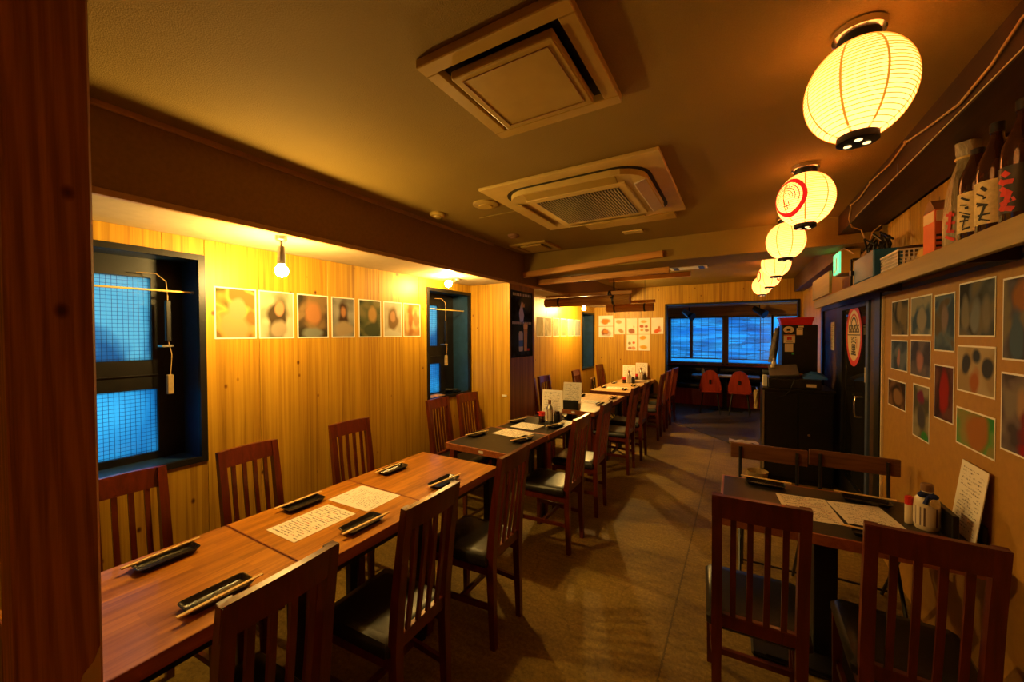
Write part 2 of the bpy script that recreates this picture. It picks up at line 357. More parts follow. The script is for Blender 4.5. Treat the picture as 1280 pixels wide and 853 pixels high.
# ================================================================== SETTING
XL, XR, ZC = -2.52, 0.85, 2.41      # wall planes, ceiling
XB, ZB = -2.03, 2.08                # side beam
YF = 7.56                           # pine wall across the end of the room
YB = -1.3                           # wall behind the viewer
struct('floor', G().box((-2.85, YB - .1, -.1), (1.3, 10.1, 0)), M['floor'], 'brown mortar floor with hairline cracks')
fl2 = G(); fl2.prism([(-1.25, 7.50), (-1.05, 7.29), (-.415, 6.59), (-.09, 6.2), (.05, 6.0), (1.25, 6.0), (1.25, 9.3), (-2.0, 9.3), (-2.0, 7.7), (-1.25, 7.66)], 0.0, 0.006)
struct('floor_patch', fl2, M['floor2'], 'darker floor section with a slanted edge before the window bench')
struct('ceiling', G().box((-2.03, YB - .1, ZC), (1.3, YF + .1, ZC + .1)), M['ceiling'], 'mustard brown textured ceiling')
# side beam with pale underside
struct('trim_1', G().box((-2.9, YB, ZB + .006), (XB, YF, ZC + .1)), M['beam'], 'brown boxed beam running above the wall-side tables')
struct('trim_2', G().box((-2.82, YB, ZB - .006), (XB - .015, YF, ZB + .006)), M['soffit'], 'pale underside board of the long beam')
struct('trim_3', G().box((XB - .015, YB, ZB - .012), (XB + .008, YF, ZB + .014), .002), M['goldtrim'], 'thin brown edging along the beam bottom')
struct('trim_4', G().box((XB, YB, ZC - .022), (XB + .016, 3.1, ZC), .002), M['goldtrim'], 'thin brown moulding where beam meets ceiling')
struct('trim_5', G().box((XB, 3.726, 2.203), (1.2, 4.15, ZC)), M['ceiling'], 'beam crossing the ceiling past the air conditioner')
# wood panels with real joints
PW = 0.455
def panels(root, span, holes, place, z0, z1, m=None):
    a = span[0]
    while a < span[1] - 1e-4:
        b = min(a + PW, span[1]); cuts = sorted({a, b} | {h for hh in holes for h in hh[:2] if a < h < b})
        for u, v in zip(cuts[:-1], cuts[1:]):
            if v - u < 0.012: continue
            zs = [(z0, z1)]
            for (h0, h1, k0, k1) in holes:
                if u >= h0 - 1e-4 and v <= h1 + 1e-4: zs = [(z0, k0), (k1, z1)]
            for s, t in zs:
                if t - s > .01: mk('panel', place(u + .0008, v - .0008, s, t), m or M['pine'], root)
        a = b
WIN = [(0.33, 0.985, 0.865, 1.985), (2.725, 3.41, 0.915, 1.995), (6.83, 7.545, 0.87, 1.955)]
wl = G()
for a, b in ((YB, WIN[0][0]), (WIN[0][1], WIN[1][0]), (WIN[1][1], WIN[2][0]), (WIN[2][1], YF + .1)): wl.box((-2.85, a, 0), (XL - .014, b, ZB))
for a, b, c, d in WIN: wl.box((-2.85, a, 0), (XL - .014, b, c)).box((-2.85, a, d), (XL - .014, b, ZB))
wall_l = struct('wall_left', wl, M['pine'], 'yellow pine panelled wall with deep dark windows')
def pl(u, v, s, t): return G().box((XL - .014, u, s), (XL, v, t), .0016)
panels(wall_l, (0.35 - PW * 3, 3.41), WIN, pl, 0, ZB - .006)
panels(wall_l, (3.96, YF), WIN, pl, 0, ZB - .006)
# pillar
pil = struct('pillar_1', G().box((XL - .01, 3.425, 0), (XB - .015, 3.945, ZB)), M['pine'], 'wood clad pillar carrying the beam beside the second window')
mk('panel', G().box((XL, 3.41, 0), (XB, 3.425, ZB), .002), M['pine'], pil)
mk('panel', G().box((XB - .015, 3.425, 0), (XB, 3.945, ZB), .002), M['pine_dark'], pil)  # aisle face away from the bulbs, its shade put into the panel colour
mk('panel', G().box((XL, 3.945, 0), (XB, 3.96, ZB), .002), M['pine'], pil)
mk('switch_plate', G().box((-2.12, 3.400, .905), (-2.065, 3.41, .925), .002), M['white'], pil)
# end wall with wide opening to the window bench
OX0, OX1, OZ = -1.185, 0.81, 2.085
we = G().box((-2.85, YF + .014, 0), (OX0, YF + .12, ZC)).box((OX0, YF + .014, OZ), (OX1, YF + .12, ZC)).box((OX1, YF + .014, 0), (1.3, YF + .12, ZC))
wall_e = struct('wall_far', we, M['pine'], 'pine panelled end wall with a wide opening')
def pe(u, v, s, t): return G().box((u, YF, s), (v, YF + .014, t), .0016)
panels(wall_e, (XL, OX0), [], pe, 0, ZC); panels(wall_e, (OX0, OX1), [(OX0, OX1, -1, OZ)], pe, OZ, ZC); panels(wall_e, (OX1, XR), [], pe, 0, ZC)
struct('trim_6', G().box((OX0 - .004, YF - .006, 0), (OX0 + .028, YF + .13, OZ)).box((OX1 - .028, YF - .006, 0), (OX1 + .004, YF + .13, OZ)).box((OX0, YF - .006, OZ - .03), (OX1, YF + .13, OZ)), M['black'], 'dark frame lining the opening in the end wall')
# wall behind the viewer and right wall
struct('wall_rear', G().box((-2.85, YB - .1, 0), (1.3, YB, ZC)), M['pine'], 'pine wall behind the viewer')
wr = struct('wall_right', G().box((XR, YB, 0), (1.0, 3.585, ZC)).box((XR, 5.86, 0), (1.0, YF, ZC)).box((XR, 3.585, 1.87), (1.0, 5.86, ZC)), M['wallpaper'], 'mustard painted wall under the bottle shelf')
panels(wr, (1.6, 3.5), [], lambda u, v, s, t: G().box((XR - .006, u, s), (XR, v, t), .001), 1.95, 2.27)
panels(wr, (5.86, YF), [], lambda u, v, s, t: G().box((XR - .008, u, s), (XR, v, t), .001), 0, ZC)
struct('trim_7', G().box((.832, 1.0, 2.272), (XR - .006, 3.54, 2.298)).box((.828, 3.535, 1.87), (XR, 3.56, 2.3)), M['shelf'], 'pale strip under the dark box at the ceiling')
struct('trim_8', G().box((.836, .9, 1.803), (XR - .001, 3.58, 1.822)), M['bluestrip'], 'slate blue strip above the photo prints')
struct('trim_9', G().box((.837, 3.575, 0), (XR + .01, 3.592, 1.80)), M['creamprint'], 'pale corner edge of the mustard wall')
struct('trim_10', G().box((.625, YB, 2.272), (1.0, 3.726, ZC)), M['duct'], 'dark brown boxed duct along the ceiling edge')
struct('trim_11', G().box((.72, 4.15, 2.19), (1.0, 7.45, ZC)), M['duct'], 'dark brown boxed duct past the crossing beam')
# nook behind the opening
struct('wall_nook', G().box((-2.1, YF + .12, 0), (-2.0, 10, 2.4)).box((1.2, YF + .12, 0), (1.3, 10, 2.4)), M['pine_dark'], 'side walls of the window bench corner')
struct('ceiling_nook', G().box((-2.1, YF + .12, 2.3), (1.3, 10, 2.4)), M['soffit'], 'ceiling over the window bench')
WX = [(-1.98, -1.47), (-1.40, -0.34), (-0.22, 0.56), (0.60, 1.2)]
wn = G().box((-2.1, 9.8, 0), (1.3, 9.95, .90)).box((-2.1, 9.8, 1.9), (1.3, 9.95, 2.4))
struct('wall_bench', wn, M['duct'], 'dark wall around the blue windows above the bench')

# ------------------------------------------------------------------ windows
def side_window(i, a, b, c, d, panes, label):
    w = sroot('window_%d' % i, (XL, (a + b) / 2, c), label)
    fr = .03
    mk('frame', G().box((XL - .02, a, c), (XL + .008, a + fr, d)).box((XL - .02, b - fr, c), (XL + .008, b, d)).box((XL - .02, a + fr, c), (XL + .008, b - fr, c + fr)).box((XL - .02, a + fr, d - fr), (XL + .008, b - fr, d), 0), M['black'], w, world=True)
    mk('reveal', G().box((-2.80, a, c), (XL - .02, a + .022, d)).box((-2.80, b - .022, c), (XL - .02, b, d)).box((-2.80, a, d - .022), (XL - .02, b, d)), M['navy'], w, world=True)
    mk('sill', G().box((-2.80, a + .022, c), (XL - .02, b - .022, c + .016), .002), M['navy'], w, world=True)
    g = G(); ys = [a + .022] + [v for p in panes for v in p[:2]] + [b - .022]
    y0, y1 = panes[0][0], panes[0][1]
    g.box((-2.785, a + .022, c), (-2.745, min(p[0] for p in panes), d)); g.box((-2.785, max(p[1] for p in panes), c), (-2.745, b - .022, d))
    zs = sorted([(p[2], p[3]) for p in panes]); pa, pb = min(p[0] for p in panes), max(p[1] for p in panes)
    g.box((-2.785, pa, c), (-2.745, pb, zs[0][0])); g.box((-2.785, pa, zs[0][1]), (-2.745, pb, zs[1][0])); g.box((-2.785, pa, zs[1][1]), (-2.745, pb, d))
    for p in panes:
        if p[1] < pb - 1e-3: g.box((-2.785, p[1], p[2]), (-2.745, pb, p[3]))
    mk('sash', g, M['black'], w, world=True)
    for p in panes:
        po = mk('pane', G().box((-2.772, p[0], p[2]), (-2.766, p[1], p[3])), M['pane_upper'] if p[2] > 1.3 else M['pane_side'], w, world=True)
        wg = G(); y = p[0] + .012
        while y < p[1]: wg.box((-2.7655, y - .0008, p[2]), (-2.7645, y + .0008, p[3])); y += .0205
        z = p[2] + .01
        while z < p[3]: wg.box((-2.7655, p[0], z - .0008), (-2.7645, p[1], z + .0008)); z += .0205
        wo = mk('wire_mesh', wg, M['wiregrid'], po)
    mk('latch_rail', G().box((-2.745, pa - .1, zs[0][1] + .075), (-2.735, pb, zs[0][1] + .079)), M['blackmetal'], w, world=True)
    return w
side_window(1, *WIN[0], [(0.40, 0.828, 1.42, 1.862), (0.40, 0.848, .918, 1.262)], 'deep window with wired glass beside the wooden post')
side_window(2, *WIN[1], [(2.80, 3.145, 1.43, 1.85), (2.80, 3.175, .94, 1.245)], 'second deep window with wired glass beside the pillar')
side_window(3, *WIN[2], [(6.90, 7.20, 1.42, 1.85), (6.90, 7.22, .92, 1.27)], 'third deep window near the end wall')
def rod(y0, y1, x, z, label):
    t = thing('curtain_rod', label, 'rod', (x, y0, z)); mk('tube', G().tube([(x, y0, z), (x, y1, z)], .0055, 10), M['cream'], t, True, True)
    mk('end_cap', G().tube([(x, y1 - .012, z), (x, y1, z)], .009, 10), M['steel'], t, True, True)
rod(.352, .963, -2.60, 1.785, 'thin cream rod across the window beside the post')
rod(2.747, 3.388, -2.60, 1.80, 'thin cream rod across the window beside the pillar')
def adapter(y, x, z1, z2, z3, label, bm):
    t = thing('power_adapter', label, 'adapter', (x, y, z3))
    mk('cable', G().tube([(x - .05, y - .11, z1 + .02), (x - .02, y - .04, z1 + .02), (x, y - .005, z1 - .02), (x, y, z1 - .10), (x, y, z2 + .13)], .0026, 8), M['wire'], t, True, True)
    mk('brick', G().box((x - .013, y - .011, z2 - .09), (x + .013, y + .011, z2 + .13), .003), M['black'], t, world=True)
    mk('cord', G().tube([(x, y, z2 - .09), (x + .005, y + .012, z2 - .16), (x, y + .006, z3 + .1)], .0022, 8), M['wire'], t, True, True)
    mk('plug_box', G().box((x - .014, y - .010, z3), (x + .014, y + .016, z3 + .105), .003), bm, t, world=True)
    mk('bracket', G().box((x - .05, y - .03, z2 - .12), (x + .01, y + .02, z2 - .11)), M['steel'], t, world=True)
adapter(.868, -2.655, 1.86, 1.61, 1.235, 'black adapter and beige plug hanging inside the window beside the post', M['towel'])
adapter(3.155, -2.655, 1.90, 1.56, 1.225, 'black adapter and beige plug hanging inside the window beside the pillar', M['towel'])

# ------------------------------------------------------------------ end windows with reed blinds
def far_window(i, x0, x1, label, blind):
    w = sroot('window_%d' % i, ((x0 + x1) / 2, 9.75, .9), label); f = .03
    mk('frame', G().box((x0 - .035, 9.74, .88), (x0, 9.82, 1.93)).box((x1, 9.74, .88), (x1 + .035, 9.82, 1.93)).box((x0, 9.74, 1.89), (x1, 9.82, 1.93)).box((x0, 9.72, .86), (x1, 9.82, .90)), M['pine_dark'], w, world=True)
    mk('pane', G().box((x0, 9.80, .90), (x1, 9.808, 1.89)), M['pane_far'], w, world=True)
    if blind:
        t = thing('reed_blind', blind, 'blind', ((x0 + x1) / 2, 9.74, .97)); g = G(); z = .985; rr_ = random.Random(i)
        while z < 1.885:
            xx = x0 + .01
            while xx < x1 - .02:
                x2 = min(xx + rr_.uniform(.12, .4), x1 - .01); g.box((xx, 9.735, z), (x2, 9.738, z + rr_.uniform(.003, .014))); xx = x2
            z += .0185
        r = mk('reed_mat', g, M['reed'], t, world=True); r['kind'] = 'stuff'
        x = x0 + .06
        while x < x1 - .02: mk('cord', G().box((x - .003, 9.730, .985), (x + .003, 9.7345, 1.89)), M['black'], t, world=True); x += .145
        mk('bottom_bar', G().tube([(x0 + .01, 9.737, .978), (x1 - .01, 9.737, .978)], .008, 8), M['bamboo'], t, True, True)
        mk('side_band', G().box((x0 + (x1 - x0) * .38, 9.727, .985), (x0 + (x1 - x0) * .38 + .07, 9.7335, 1.885)) if i == 5 else G().box((x1 - .2, 9.727, .985), (x1 - .185, 9.7335, 1.885)), M['reed'], t, world=True)
M['reed'] = plain('pale_reed', (0.42, 0.34, 0.26), 0.7, 0, 0.2, 0.25, 30)
far_window(4, *WX[0], 'narrow blue window at the far end of the bench wall', None)
far_window(5, *WX[1], 'blue window over the middle of the bench', 'reed blind glowing pale blue on the window behind the two red chairs')
far_window(6, *WX[2], 'blue window near the black cabinet', 'reed blind glowing deep blue on the window next to the black cabinet')
far_window(7, *WX[3], 'blue window behind the black cabinet', None)
struct('trim_12', G().box((-1.99, 9.66, 1.93), (1.19, 9.8, 2.15), .003), M['batten'], 'brown pelmet board above the blinds')
struct('trim_13', G().box((-1.436, 9.70, .9), (-1.434, 9.82, 1.93)).box((-.306, 9.70, .86), (-.254, 9.82, 1.93)), M['pine_dark'], 'slim posts between the blue windows')

# bench
b = thing('bench', 'long black padded bench under the blue windows', 'bench', (-.4, 9.4, 0))
mk('base', G().box((-1.98, 9.27, 0), (1.18, 9.74, .36)), M['redwood'], b, world=True)
for x0 in (-1.98, -1.19, -.40, .39): mk('seat_cushion', G().box((x0 + .004, 9.2, .36), (x0 + .786, 9.6, .465), .025, seg=2), M['leather'], b, True, True)
for x0 in (-1.98, -1.19, -.40, .39):
    mk('back_cushion', G().box((x0 + .004, 9.58, .47), (x0 + .786, 9.72, .64), .03, seg=2), M['leather'], b, True, True)
    mk('back_cushion', G().box((x0 + .004, 9.6, .645), (x0 + .786, 9.72, .80), .03, seg=2), M['leather'], b, True, True)
mk('top_ledge', G().box((-1.98, 9.62, .83), (1.18, 9.715, .855), .003), M['redwood'], b, world=True)
# table by the bench
t = thing('cafe_table', 'small red-edged table between the bench and the two red chairs', 'table', (-.25, 8.85, 0))
mk('table_top', G().box((-.86, 8.66, .675), (.33, 9.14, .70), .004), M['chair_dark'], t, world=True)
mk('column', G().box((-.30, 8.86, .03), (-.22, 8.94, .675)), M['black'], t, world=True)
mk('base', G().box((-.55, 8.75, .006), (.05, 9.05, .03), .004), M['black'], t, world=True)
def red_chair(label, x, y, rz):
    t = thing('shell_chair', label, 'chair', (x, y, .006), (0, 0, rz), 'red shell chairs')
    prof = [(-.165, .42), (-.19, .47), (-.185, .56), (-.16, .66), (-.125, .76), (-.07, .825), (0, .845), (.07, .825), (.125, .76), (.16, .66), (.185, .56), (.19, .47), (.165, .42)]
    g = G(); rings = []
    for d in (0, .016):
        rings.append([Vector((u, -.20 - .05 * (z - .42) + d + (.55 * u * u), z)) for u, z in prof])
    g.loft(rings); mk('backrest', g, M['redwood'], t, True)
    mk('grip_slot', G().box((-.02, -.222, .58), (.02, -.205, .66), .006), M['black'], t)
    mk('seat', G().box((-.19, -.2, .41), (.19, .19, .435), .02, seg=2), M['redwood'], t, True)
    for sx in (-1, 1):
        mk('leg', G().tube([(sx * .12, -.12, .41), (sx * .17, -.2, 0)], .011, 8), M['blackmetal'], t, True)
        mk('leg', G().tube([(sx * .12, .12, .41), (sx * .17, .2, 0)], .011, 8), M['blackmetal'], t, True)
    return t
red_chair('red shell chair at the cafe table on the side away from the cabinet', -.50, 8.5, .05)
red_chair('red shell chair at the cafe table on the side toward the cabinet', 0.0, 8.5, -.03)
tag(mk('paper_pad', G().box((-.42, 8.72, .70), (-.12, 8.92, .712), .002), M['white']), 'white paper pad lying on the small table by the bench', 'paper')
tag(mk('spray_bottle', G().lathe([(.03, .70), (.03, .78), (.02, .80), (.01, .805), (.01, .83)], 12, (-.66, 8.95, 0)), M['white'], smooth=True), 'white pump bottle on the small table by the bench', 'bottle')
def spot(x, label, m, dz):
    t = thing('track_spotlight', label, 'lamp', (x, 9.45, 2.12), group='spotlights over the bench')
    mk('mount', G().box((x - .01, 9.44, 2.03), (x + .01, 9.46, 2.129)), M['blackmetal'], t, world=True)
    mk('head', G().tube([(x - .10, 9.40, 2.04 + dz), (x + .05, 9.30, 1.93 + dz)], [.05, .07], 14), m, t, True, True)
    mk('hood', G().tube([(x + .04, 9.307, 1.937 + dz), (x + .09, 9.27, 1.90 + dz)], [.072, .085], 14), M['blackmetal'], t, True, True)
spot(-.98, 'spotlight with a brassy head over the far end of the bench', M['steel'], 0)
spot(.34, 'dark spotlight over the bench near the black cabinet', M['blackmetal'], .02)
tag(mk('track_rail', G().box((-1.9, 9.42, 2.13), (1.1, 9.47, 2.165)), M['white']), 'white lighting rail above the blue windows', 'rail')

# ------------------------------------------------------------------ wooden post
p = struct('post_1', G().box((-1.18, .133, 0), (-1.075, .241, ZC), .004), M['post'], 'dark grained wooden post at the table end')
mk('worn_patch', G().prism([(.204, .80), (.206, .88), (.213, .905), (.228, .922), (.2365, .945), (.2365, .80)], -1.0752, -1.0738, 'x'), M['cream'], p)

# ------------------------------------------------------------------ ceiling fittings
# hatch
t = thing('ceiling_grille', 'square yellowed ceiling vent with a floating centre panel', 'vent', (-.63, 1.17, ZC))
cx, cy = -.625, 1.165
g = G(); a, bb = .255, .205
for (x0, x1, y0, y1) in ((-a, a, -a, -bb), (-a, a, bb, a), (-a, -bb, -bb, bb), (bb, a, -bb, bb)):
    g.box((cx + x0, cy + y0, ZC - .03), (cx + x1, cy + y1, ZC), .003)
mk('frame', g, M['creamdark'], t, world=True)
mk('cavity', G().box((cx - bb, cy - bb, ZC - .004), (cx + bb, cy + bb, ZC)), M['black'], t, world=True)
mk('panel', G().box((cx - .178, cy - .178, ZC - .046), (cx + .178, cy + .178, ZC - .018), .006, seg=2), M['creamdark'], t, world=True)
mk('panel_rim', G().box((cx - .15, cy - .152, ZC - .049), (cx + .15, cy - .149, ZC - .046)).box((cx - .15, cy + .149, ZC - .049), (cx + .15, cy + .152, ZC - .046)).box((cx - .152, cy - .15, ZC - .049), (cx - .149, cy + .15, ZC - .046)).box((cx + .149, cy - .15, ZC - .049), (cx + .152, cy + .15, ZC - .046)), M['goldtrim'], t, world=True)
# cassette air conditioner
t = thing('air_conditioner', 'cream cassette air conditioner with a square intake grille', 'air conditioner', (-.81, 2.37, ZC))
X0, X1, Y0, Y1 = -1.335, -.325, 1.89, 2.90
AX, AY = (X0 + X1) / 2, (Y0 + Y1) / 2
mk('panel', G().box((X0, Y0, ZC - .018), (X1, Y1, ZC), .003), M['cream'], t, world=True)
def rrect(hx, hy, r, n=5):
    o = []
    for cx_, cy_, a0 in ((hx - r, hy - r, 0), (-hx + r, hy - r, 90), (-hx + r, -hy + r, 180), (hx - r, -hy + r, 270)):
        for k in range(n + 1): an = math.radians(a0 + 90 * k / n); o.append((AX + cx_ + r * math.cos(an), AY + cy_ + r * math.sin(an)))
    return o
mk('gap', G().prism(rrect(.425, .425, .16), ZC - .0185, ZC - .020), M['black'], t, world=True)
mk('inner_panel', G().prism(rrect(.405, .405, .155), ZC - .050, ZC - .017), M['cream'], t, world=True)
gf = mk('grille_frame', G().box((AX - .30, AY - .30, ZC - .060), (AX + .30, AY + .30, ZC - .045), .006, seg=2), M['cream'], t, world=True)
mk('intake', G().box((AX - .25, AY - .25, ZC - .062), (AX + .25, AY + .25, ZC - .054)), M['black'], t, world=True)
s0 = G().box((-.0035, -.25, -.003), (.0035, .25, .003)).done('slat'); s0.materials.append(M['steel'])
for k in range(30): mk('slat', s0, M['steel'], gf, world=True, loc=(AX - .25 + .5 * (k + .5) / 30, AY, ZC - .063))
for sx, sy in ((0, -1), (0, 1), (-1, 0), (1, 0)):
    g = G(); m = Matrix.Translation((AX + sx * .372, AY + sy * .365, ZC - .052)) @ Matrix.Rotation(math.radians(18) * (sy if sy else 0), 4, 'X') @ Matrix.Rotation(-math.radians(18) * sx, 4, 'Y')
    g.box((-.27 if sy else -.035, -.035 if sy else -.27, -.006), (.27 if sy else .035, .035 if sy else .27, .002), .002, m)
    mk('flap', g, M['white'] if sx == 1 else M['creamdark'], t, world=True)
g = G().box((-1.66, 2.36, ZC - .008), (-1.335, 2.86, ZC), .002)
tag(mk('access_hatch', g, M['ceiling']), 'flat ceiling hatch painted like the ceiling beside the air conditioner', 'hatch')
tag(mk('baffle_board', G().box((-1.05, 2.92, ZC - .02), (-.40, 3.06, ZC), .003), M['creamdark']), 'narrow cream board on the ceiling past the air conditioner', 'board')
def disc(name, x, y, r, h, m, label, cat):
    t = thing(name, label, cat, (x, y, ZC)); mk('base', G().lathe([(r, ZC), (r, ZC - h * .4), (r * .8, ZC - h * .75)], 24, (x, y, 0)), m, t, True, True)
    mk('cap', G().lathe([(r * .55, ZC - h * .75), (r * .5, ZC - h), (r * .1, ZC - h * 1.02)], 20, (x, y, 0)), m, t, True, True)
disc('smoke_detector', -1.86, 2.13, .055, .03, M['creamdark'], 'small round detector near the long beam', 'detector')
disc('ceiling_speaker', -1.452, 2.138, .085, .022, M['creamdark'], 'round cream ceiling fitting before the air conditioner', 'ceiling fitting')
disc('ceiling_sensor', -1.70, 2.93, .05, .03, M['cork'], 'small dark round sensor before the small square vent', 'sensor')
t = thing('ceiling_vent', 'small square cream vent in the ceiling corner', 'vent', (-1.72, 3.42, ZC))
cx, cy = -1.735, 3.42
mk('frame', G().box((cx - .19, cy - .19, ZC - .018), (cx + .19, cy - .14, ZC), .002).box((cx - .19, cy + .14, ZC - .018), (cx + .19, cy + .19, ZC), .002).box((cx - .19, cy - .14, ZC - .018), (cx - .14, cy + .14, ZC), .002).box((cx + .14, cy - .14, ZC - .018), (cx + .19, cy + .14, ZC), .002), M['creamdark'], t, world=True)
mk('cavity', G().box((cx - .14, cy - .14, ZC - .003), (cx + .14, cy + .14, ZC)), M['black'], t, world=True)
mk('cover', G().box((cx - .11, cy - .11, ZC - .024), (cx + .11, cy + .11, ZC - .008), .003), M['creamdark'], t, world=True)
tag(mk('ceiling_plate', G().box((-.86, 3.30, ZC - .012), (-.70, 3.38, ZC), .003), M['cream']), 'small cream plate on the ceiling before the crossing beam', 'plate')
t = thing('ceiling_diffuser', 'pale rectangular ceiling vent behind the crossing beam', 'vent', (-.58, 5.5, ZC))
mk('frame', G().box((-.80, 5.38, ZC - .02), (-.36, 5.62, ZC), .003), M['white'], t, world=True)
mk('slot', G().box((-.76, 5.40, ZC - .024), (-.70, 5.60, ZC - .019)), M['black'], t, world=True)
mk('slot', G().box((-.46, 5.40, ZC - .024), (-.40, 5.60, ZC - .019)), M['black'], t, world=True)
def batten(p, q, h, d, label): return tag(mk('timber_batten', G().bar(p, q, d, h, bev=.003), M['batten']), label, 'batten', 'timber battens under the crossing beam')
batten((-2.02, 3.70, 2.185), (-.60, 3.70, 2.262), .058, .05, 'orange timber batten fixed along the front of the crossing beam')
batten((-2.02, 4.06, 2.145), (-.60, 4.06, 2.17), .058, .05, 'orange timber batten under the rear edge of the crossing beam')
batten((-1.75, 5.95, 2.375), (-.60, 5.95, 2.375), .06, .05, 'orange timber batten on the ceiling over the rolled blinds')

# rolled bamboo blinds hung from the ceiling
def roll(x0, x1, y, z, r, label, flat=False):
    t = thing('rolled_blind', label, 'blind', ((x0 + x1) / 2, y, z), group='rolled bamboo blinds')
    g = G(); n = 40
    pts = []
    rings = []
    for x in (x0, x1):
        rings.append([Vector((x, y + (r + (.004 if k % 2 else 0)) * math.cos(k * 2 * PI / n), z + (r + (.004 if k % 2 else 0)) * math.sin(k * 2 * PI / n))) for k in range(n)])
    g.loft(rings); mk('slat_roll', g, M['bamboo'], t, world=True)
    mk('head_bar', G().box((x0 + .01, y - .02, z + r + .01), (x1 + .02, y + .02, z + r + .055), .004), M['batten'], t, world=True)
    for f in (.18, .82):
        x = x0 + (x1 - x0) * f
        mk('tie_cord', G().tube([(x, y, z + r + .055), (x, y, ZC if x > XB else ZB)], .0035, 6), M['black'], t, world=True)
        mk('tie_band', G().tube([(x - .012, y, z), (x + .012, y, z)], r + .008, 20), M['black'], t, world=True)
roll(-2.38, -1.20, 5.0, 1.985, .058, 'rolled bamboo blind reaching the beam beside the third bulb')
roll(-1.80, -1.10, 6.0, 1.94, .055, 'shorter rolled bamboo blind hanging behind the longer one')
rb = [o for o in bpy.data.objects if o.name == 'rolled_blind'][0]
mkx = G(); mkx.sphere((-1.46, 5.0, 2.06), .035, 10, 6, (1.0, 1, 1.6)); mkx.sphere((-1.43, 4.97, 2.0), .03, 10, 6)
mk('pull_cord', mkx, M['black'], rb, True, True)

# ------------------------------------------------------------------ bulbs
def bulb_lamp(mount, socket0, socket1, bulb, label, glow='bulb'):
    t = thing('bare_bulb_lamp', label, 'lamp', mount, group='bare bulbs over the wall-side tables')
    mx, my, mz = mount
    mk('ceiling_mount', G().lathe([(.028, mz), (.028, mz - .02), (.018, mz - .026)], 16, (mx, my, 0)), M['steel'], t, True, True)
    mk('stem', G().tube([(mx, my, mz - .02), socket0], .007, 8), M['steel'], t, True, True)
    mk('socket', G().tube([socket0, socket1], [.017, .021], 14), M['steel'], t, True, True)
    mk('bulb', G().sphere(bulb, .032, 16, 10), M[glow], t, True, True)
bulb_lamp((-2.10, 1.166, ZB - .006), (-2.10, 1.166, 2.02), (-2.10, 1.166, 1.925), (-2.10, 1.166, 1.890), 'bare bulb on a short stem near the window beside the post')
bulb_lamp((-2.30, 2.90, ZB - .006), (-2.295, 2.87, 2.04), (-2.272, 2.765, 2.016), (-2.262, 2.728, 2.004), 'tilted bare bulb above the window beside the pillar')
bulb_lamp((-2.20, 6.12, ZB - .006), (-2.20, 6.11, 2.04), (-2.20, 6.08, 2.0), (-2.20, 6.07, 1.962), 'bare bulb glowing behind the rolled bamboo blinds', 'bulb_far')

# ------------------------------------------------------------------ lanterns
LZ, LR, LHH = 2.235, .124, .128
def lr(z):    # lantern radius at height z from its middle
    u = max(-1, min(1, z / (LHH * 1.065))); return LR * math.sqrt(max(0.0, 1 - u * u)) 
def make_lantern():
    t = thing('paper_lantern', '', 'lantern')
    n = 25
    mk('paper_shade', G().lathe([(lr(-LHH + 2 * LHH * k / n), -LHH + 2 * LHH * k / n) for k in range(n + 1)], 40, cap=False), M['lantern'], t, True)
    g = G()
    for k in range(1, 26):
        z = -LHH + 2 * LHH * k / 26; r = lr(z) + .0006
        g.lathe([(r, z - .0012), (r + .0012, z), (r, z + .0012)], 40, cap=False)
    r_ = mk('rib_wire', g, M['lanternrib'], t)
    for k in range(8):
        a = k * 2 * PI / 8 + .3
        pts = [Vector(((lr(z) + .0012) * math.cos(a), (lr(z) + .0012) * math.sin(a), z)) for z in [LHH * (-1 + 2 * i / 14) for i in range(15)]]
        tx = Vector((-math.sin(a), math.cos(a), 0)); g = G(); g.loft([[p + tx * .0028, p - tx * .0028] for p in pts], cap=False, closed=False)
        mk('paper_seam', g, M['lanternrib'], t)
    mk('bulb', G().sphere((0, 0, -.035), .024, 14, 8), M['lanternbulb'], t, True)
    rt_ = lr(LHH)
    mk('top_ring', G().lathe([(rt_ + .002, LHH - .002), (rt_ + .006, LHH + .004), (rt_ + .006, LHH + .022), (rt_ - .004, LHH + .022)], 32), M['black'], t, True)
    mk('bottom_ring', G().lathe([(rt_ - .002, -LHH - .018), (rt_ + .005, -LHH - .016), (rt_ + .005, -LHH + .004), (rt_, -LHH + .004)], 32), M['black'], t, True)
    for a in (0.4, 2.5, 4.6):
        mk('vent_hole', G().lathe([(.009, -.0195), (.009, -.0182)], 14, (.024 * math.cos(a), .024 * math.sin(a), -LHH)), M['lanternhole'], t, True)
    mk('ceiling_plate', G().lathe([(.050, LHH + .022), (.060, LHH + .026), (.062, ZC - LZ - .004), (.058, ZC - LZ)], 32), M['chrome'], t, True)
    return t
lab = ['large plain paper lantern closest to the bottle shelf, first in the row', 'paper lantern with a red round emblem, second in the row', 'plain paper lantern just before the crossing beam',
       'plain paper lantern just past the crossing beam, half hidden', 'paper lantern with red marks on both sides, fifth in the row', 'small-looking plain paper lantern, last in the row by the end wall']
lant = []
L0 = make_lantern()
for i, (x, y, z) in enumerate(((.285, 1.46, 0), (.285, 2.50, 0), (.287, 3.52, -.005), (.30, 4.62, .0), (.30, 5.65, .0), (.268, 6.70, .0))):
    if i == 0: L0.location = (x, y, LZ + z); L0['label'] = lab[0]; L0['group'] = 'paper lanterns along the ceiling'; lant.append(L0)
    else: lant.append(dup(L0, (x, y, LZ + z), (0, 0, i * .37), lab[i], 'paper lanterns along the ceiling'))
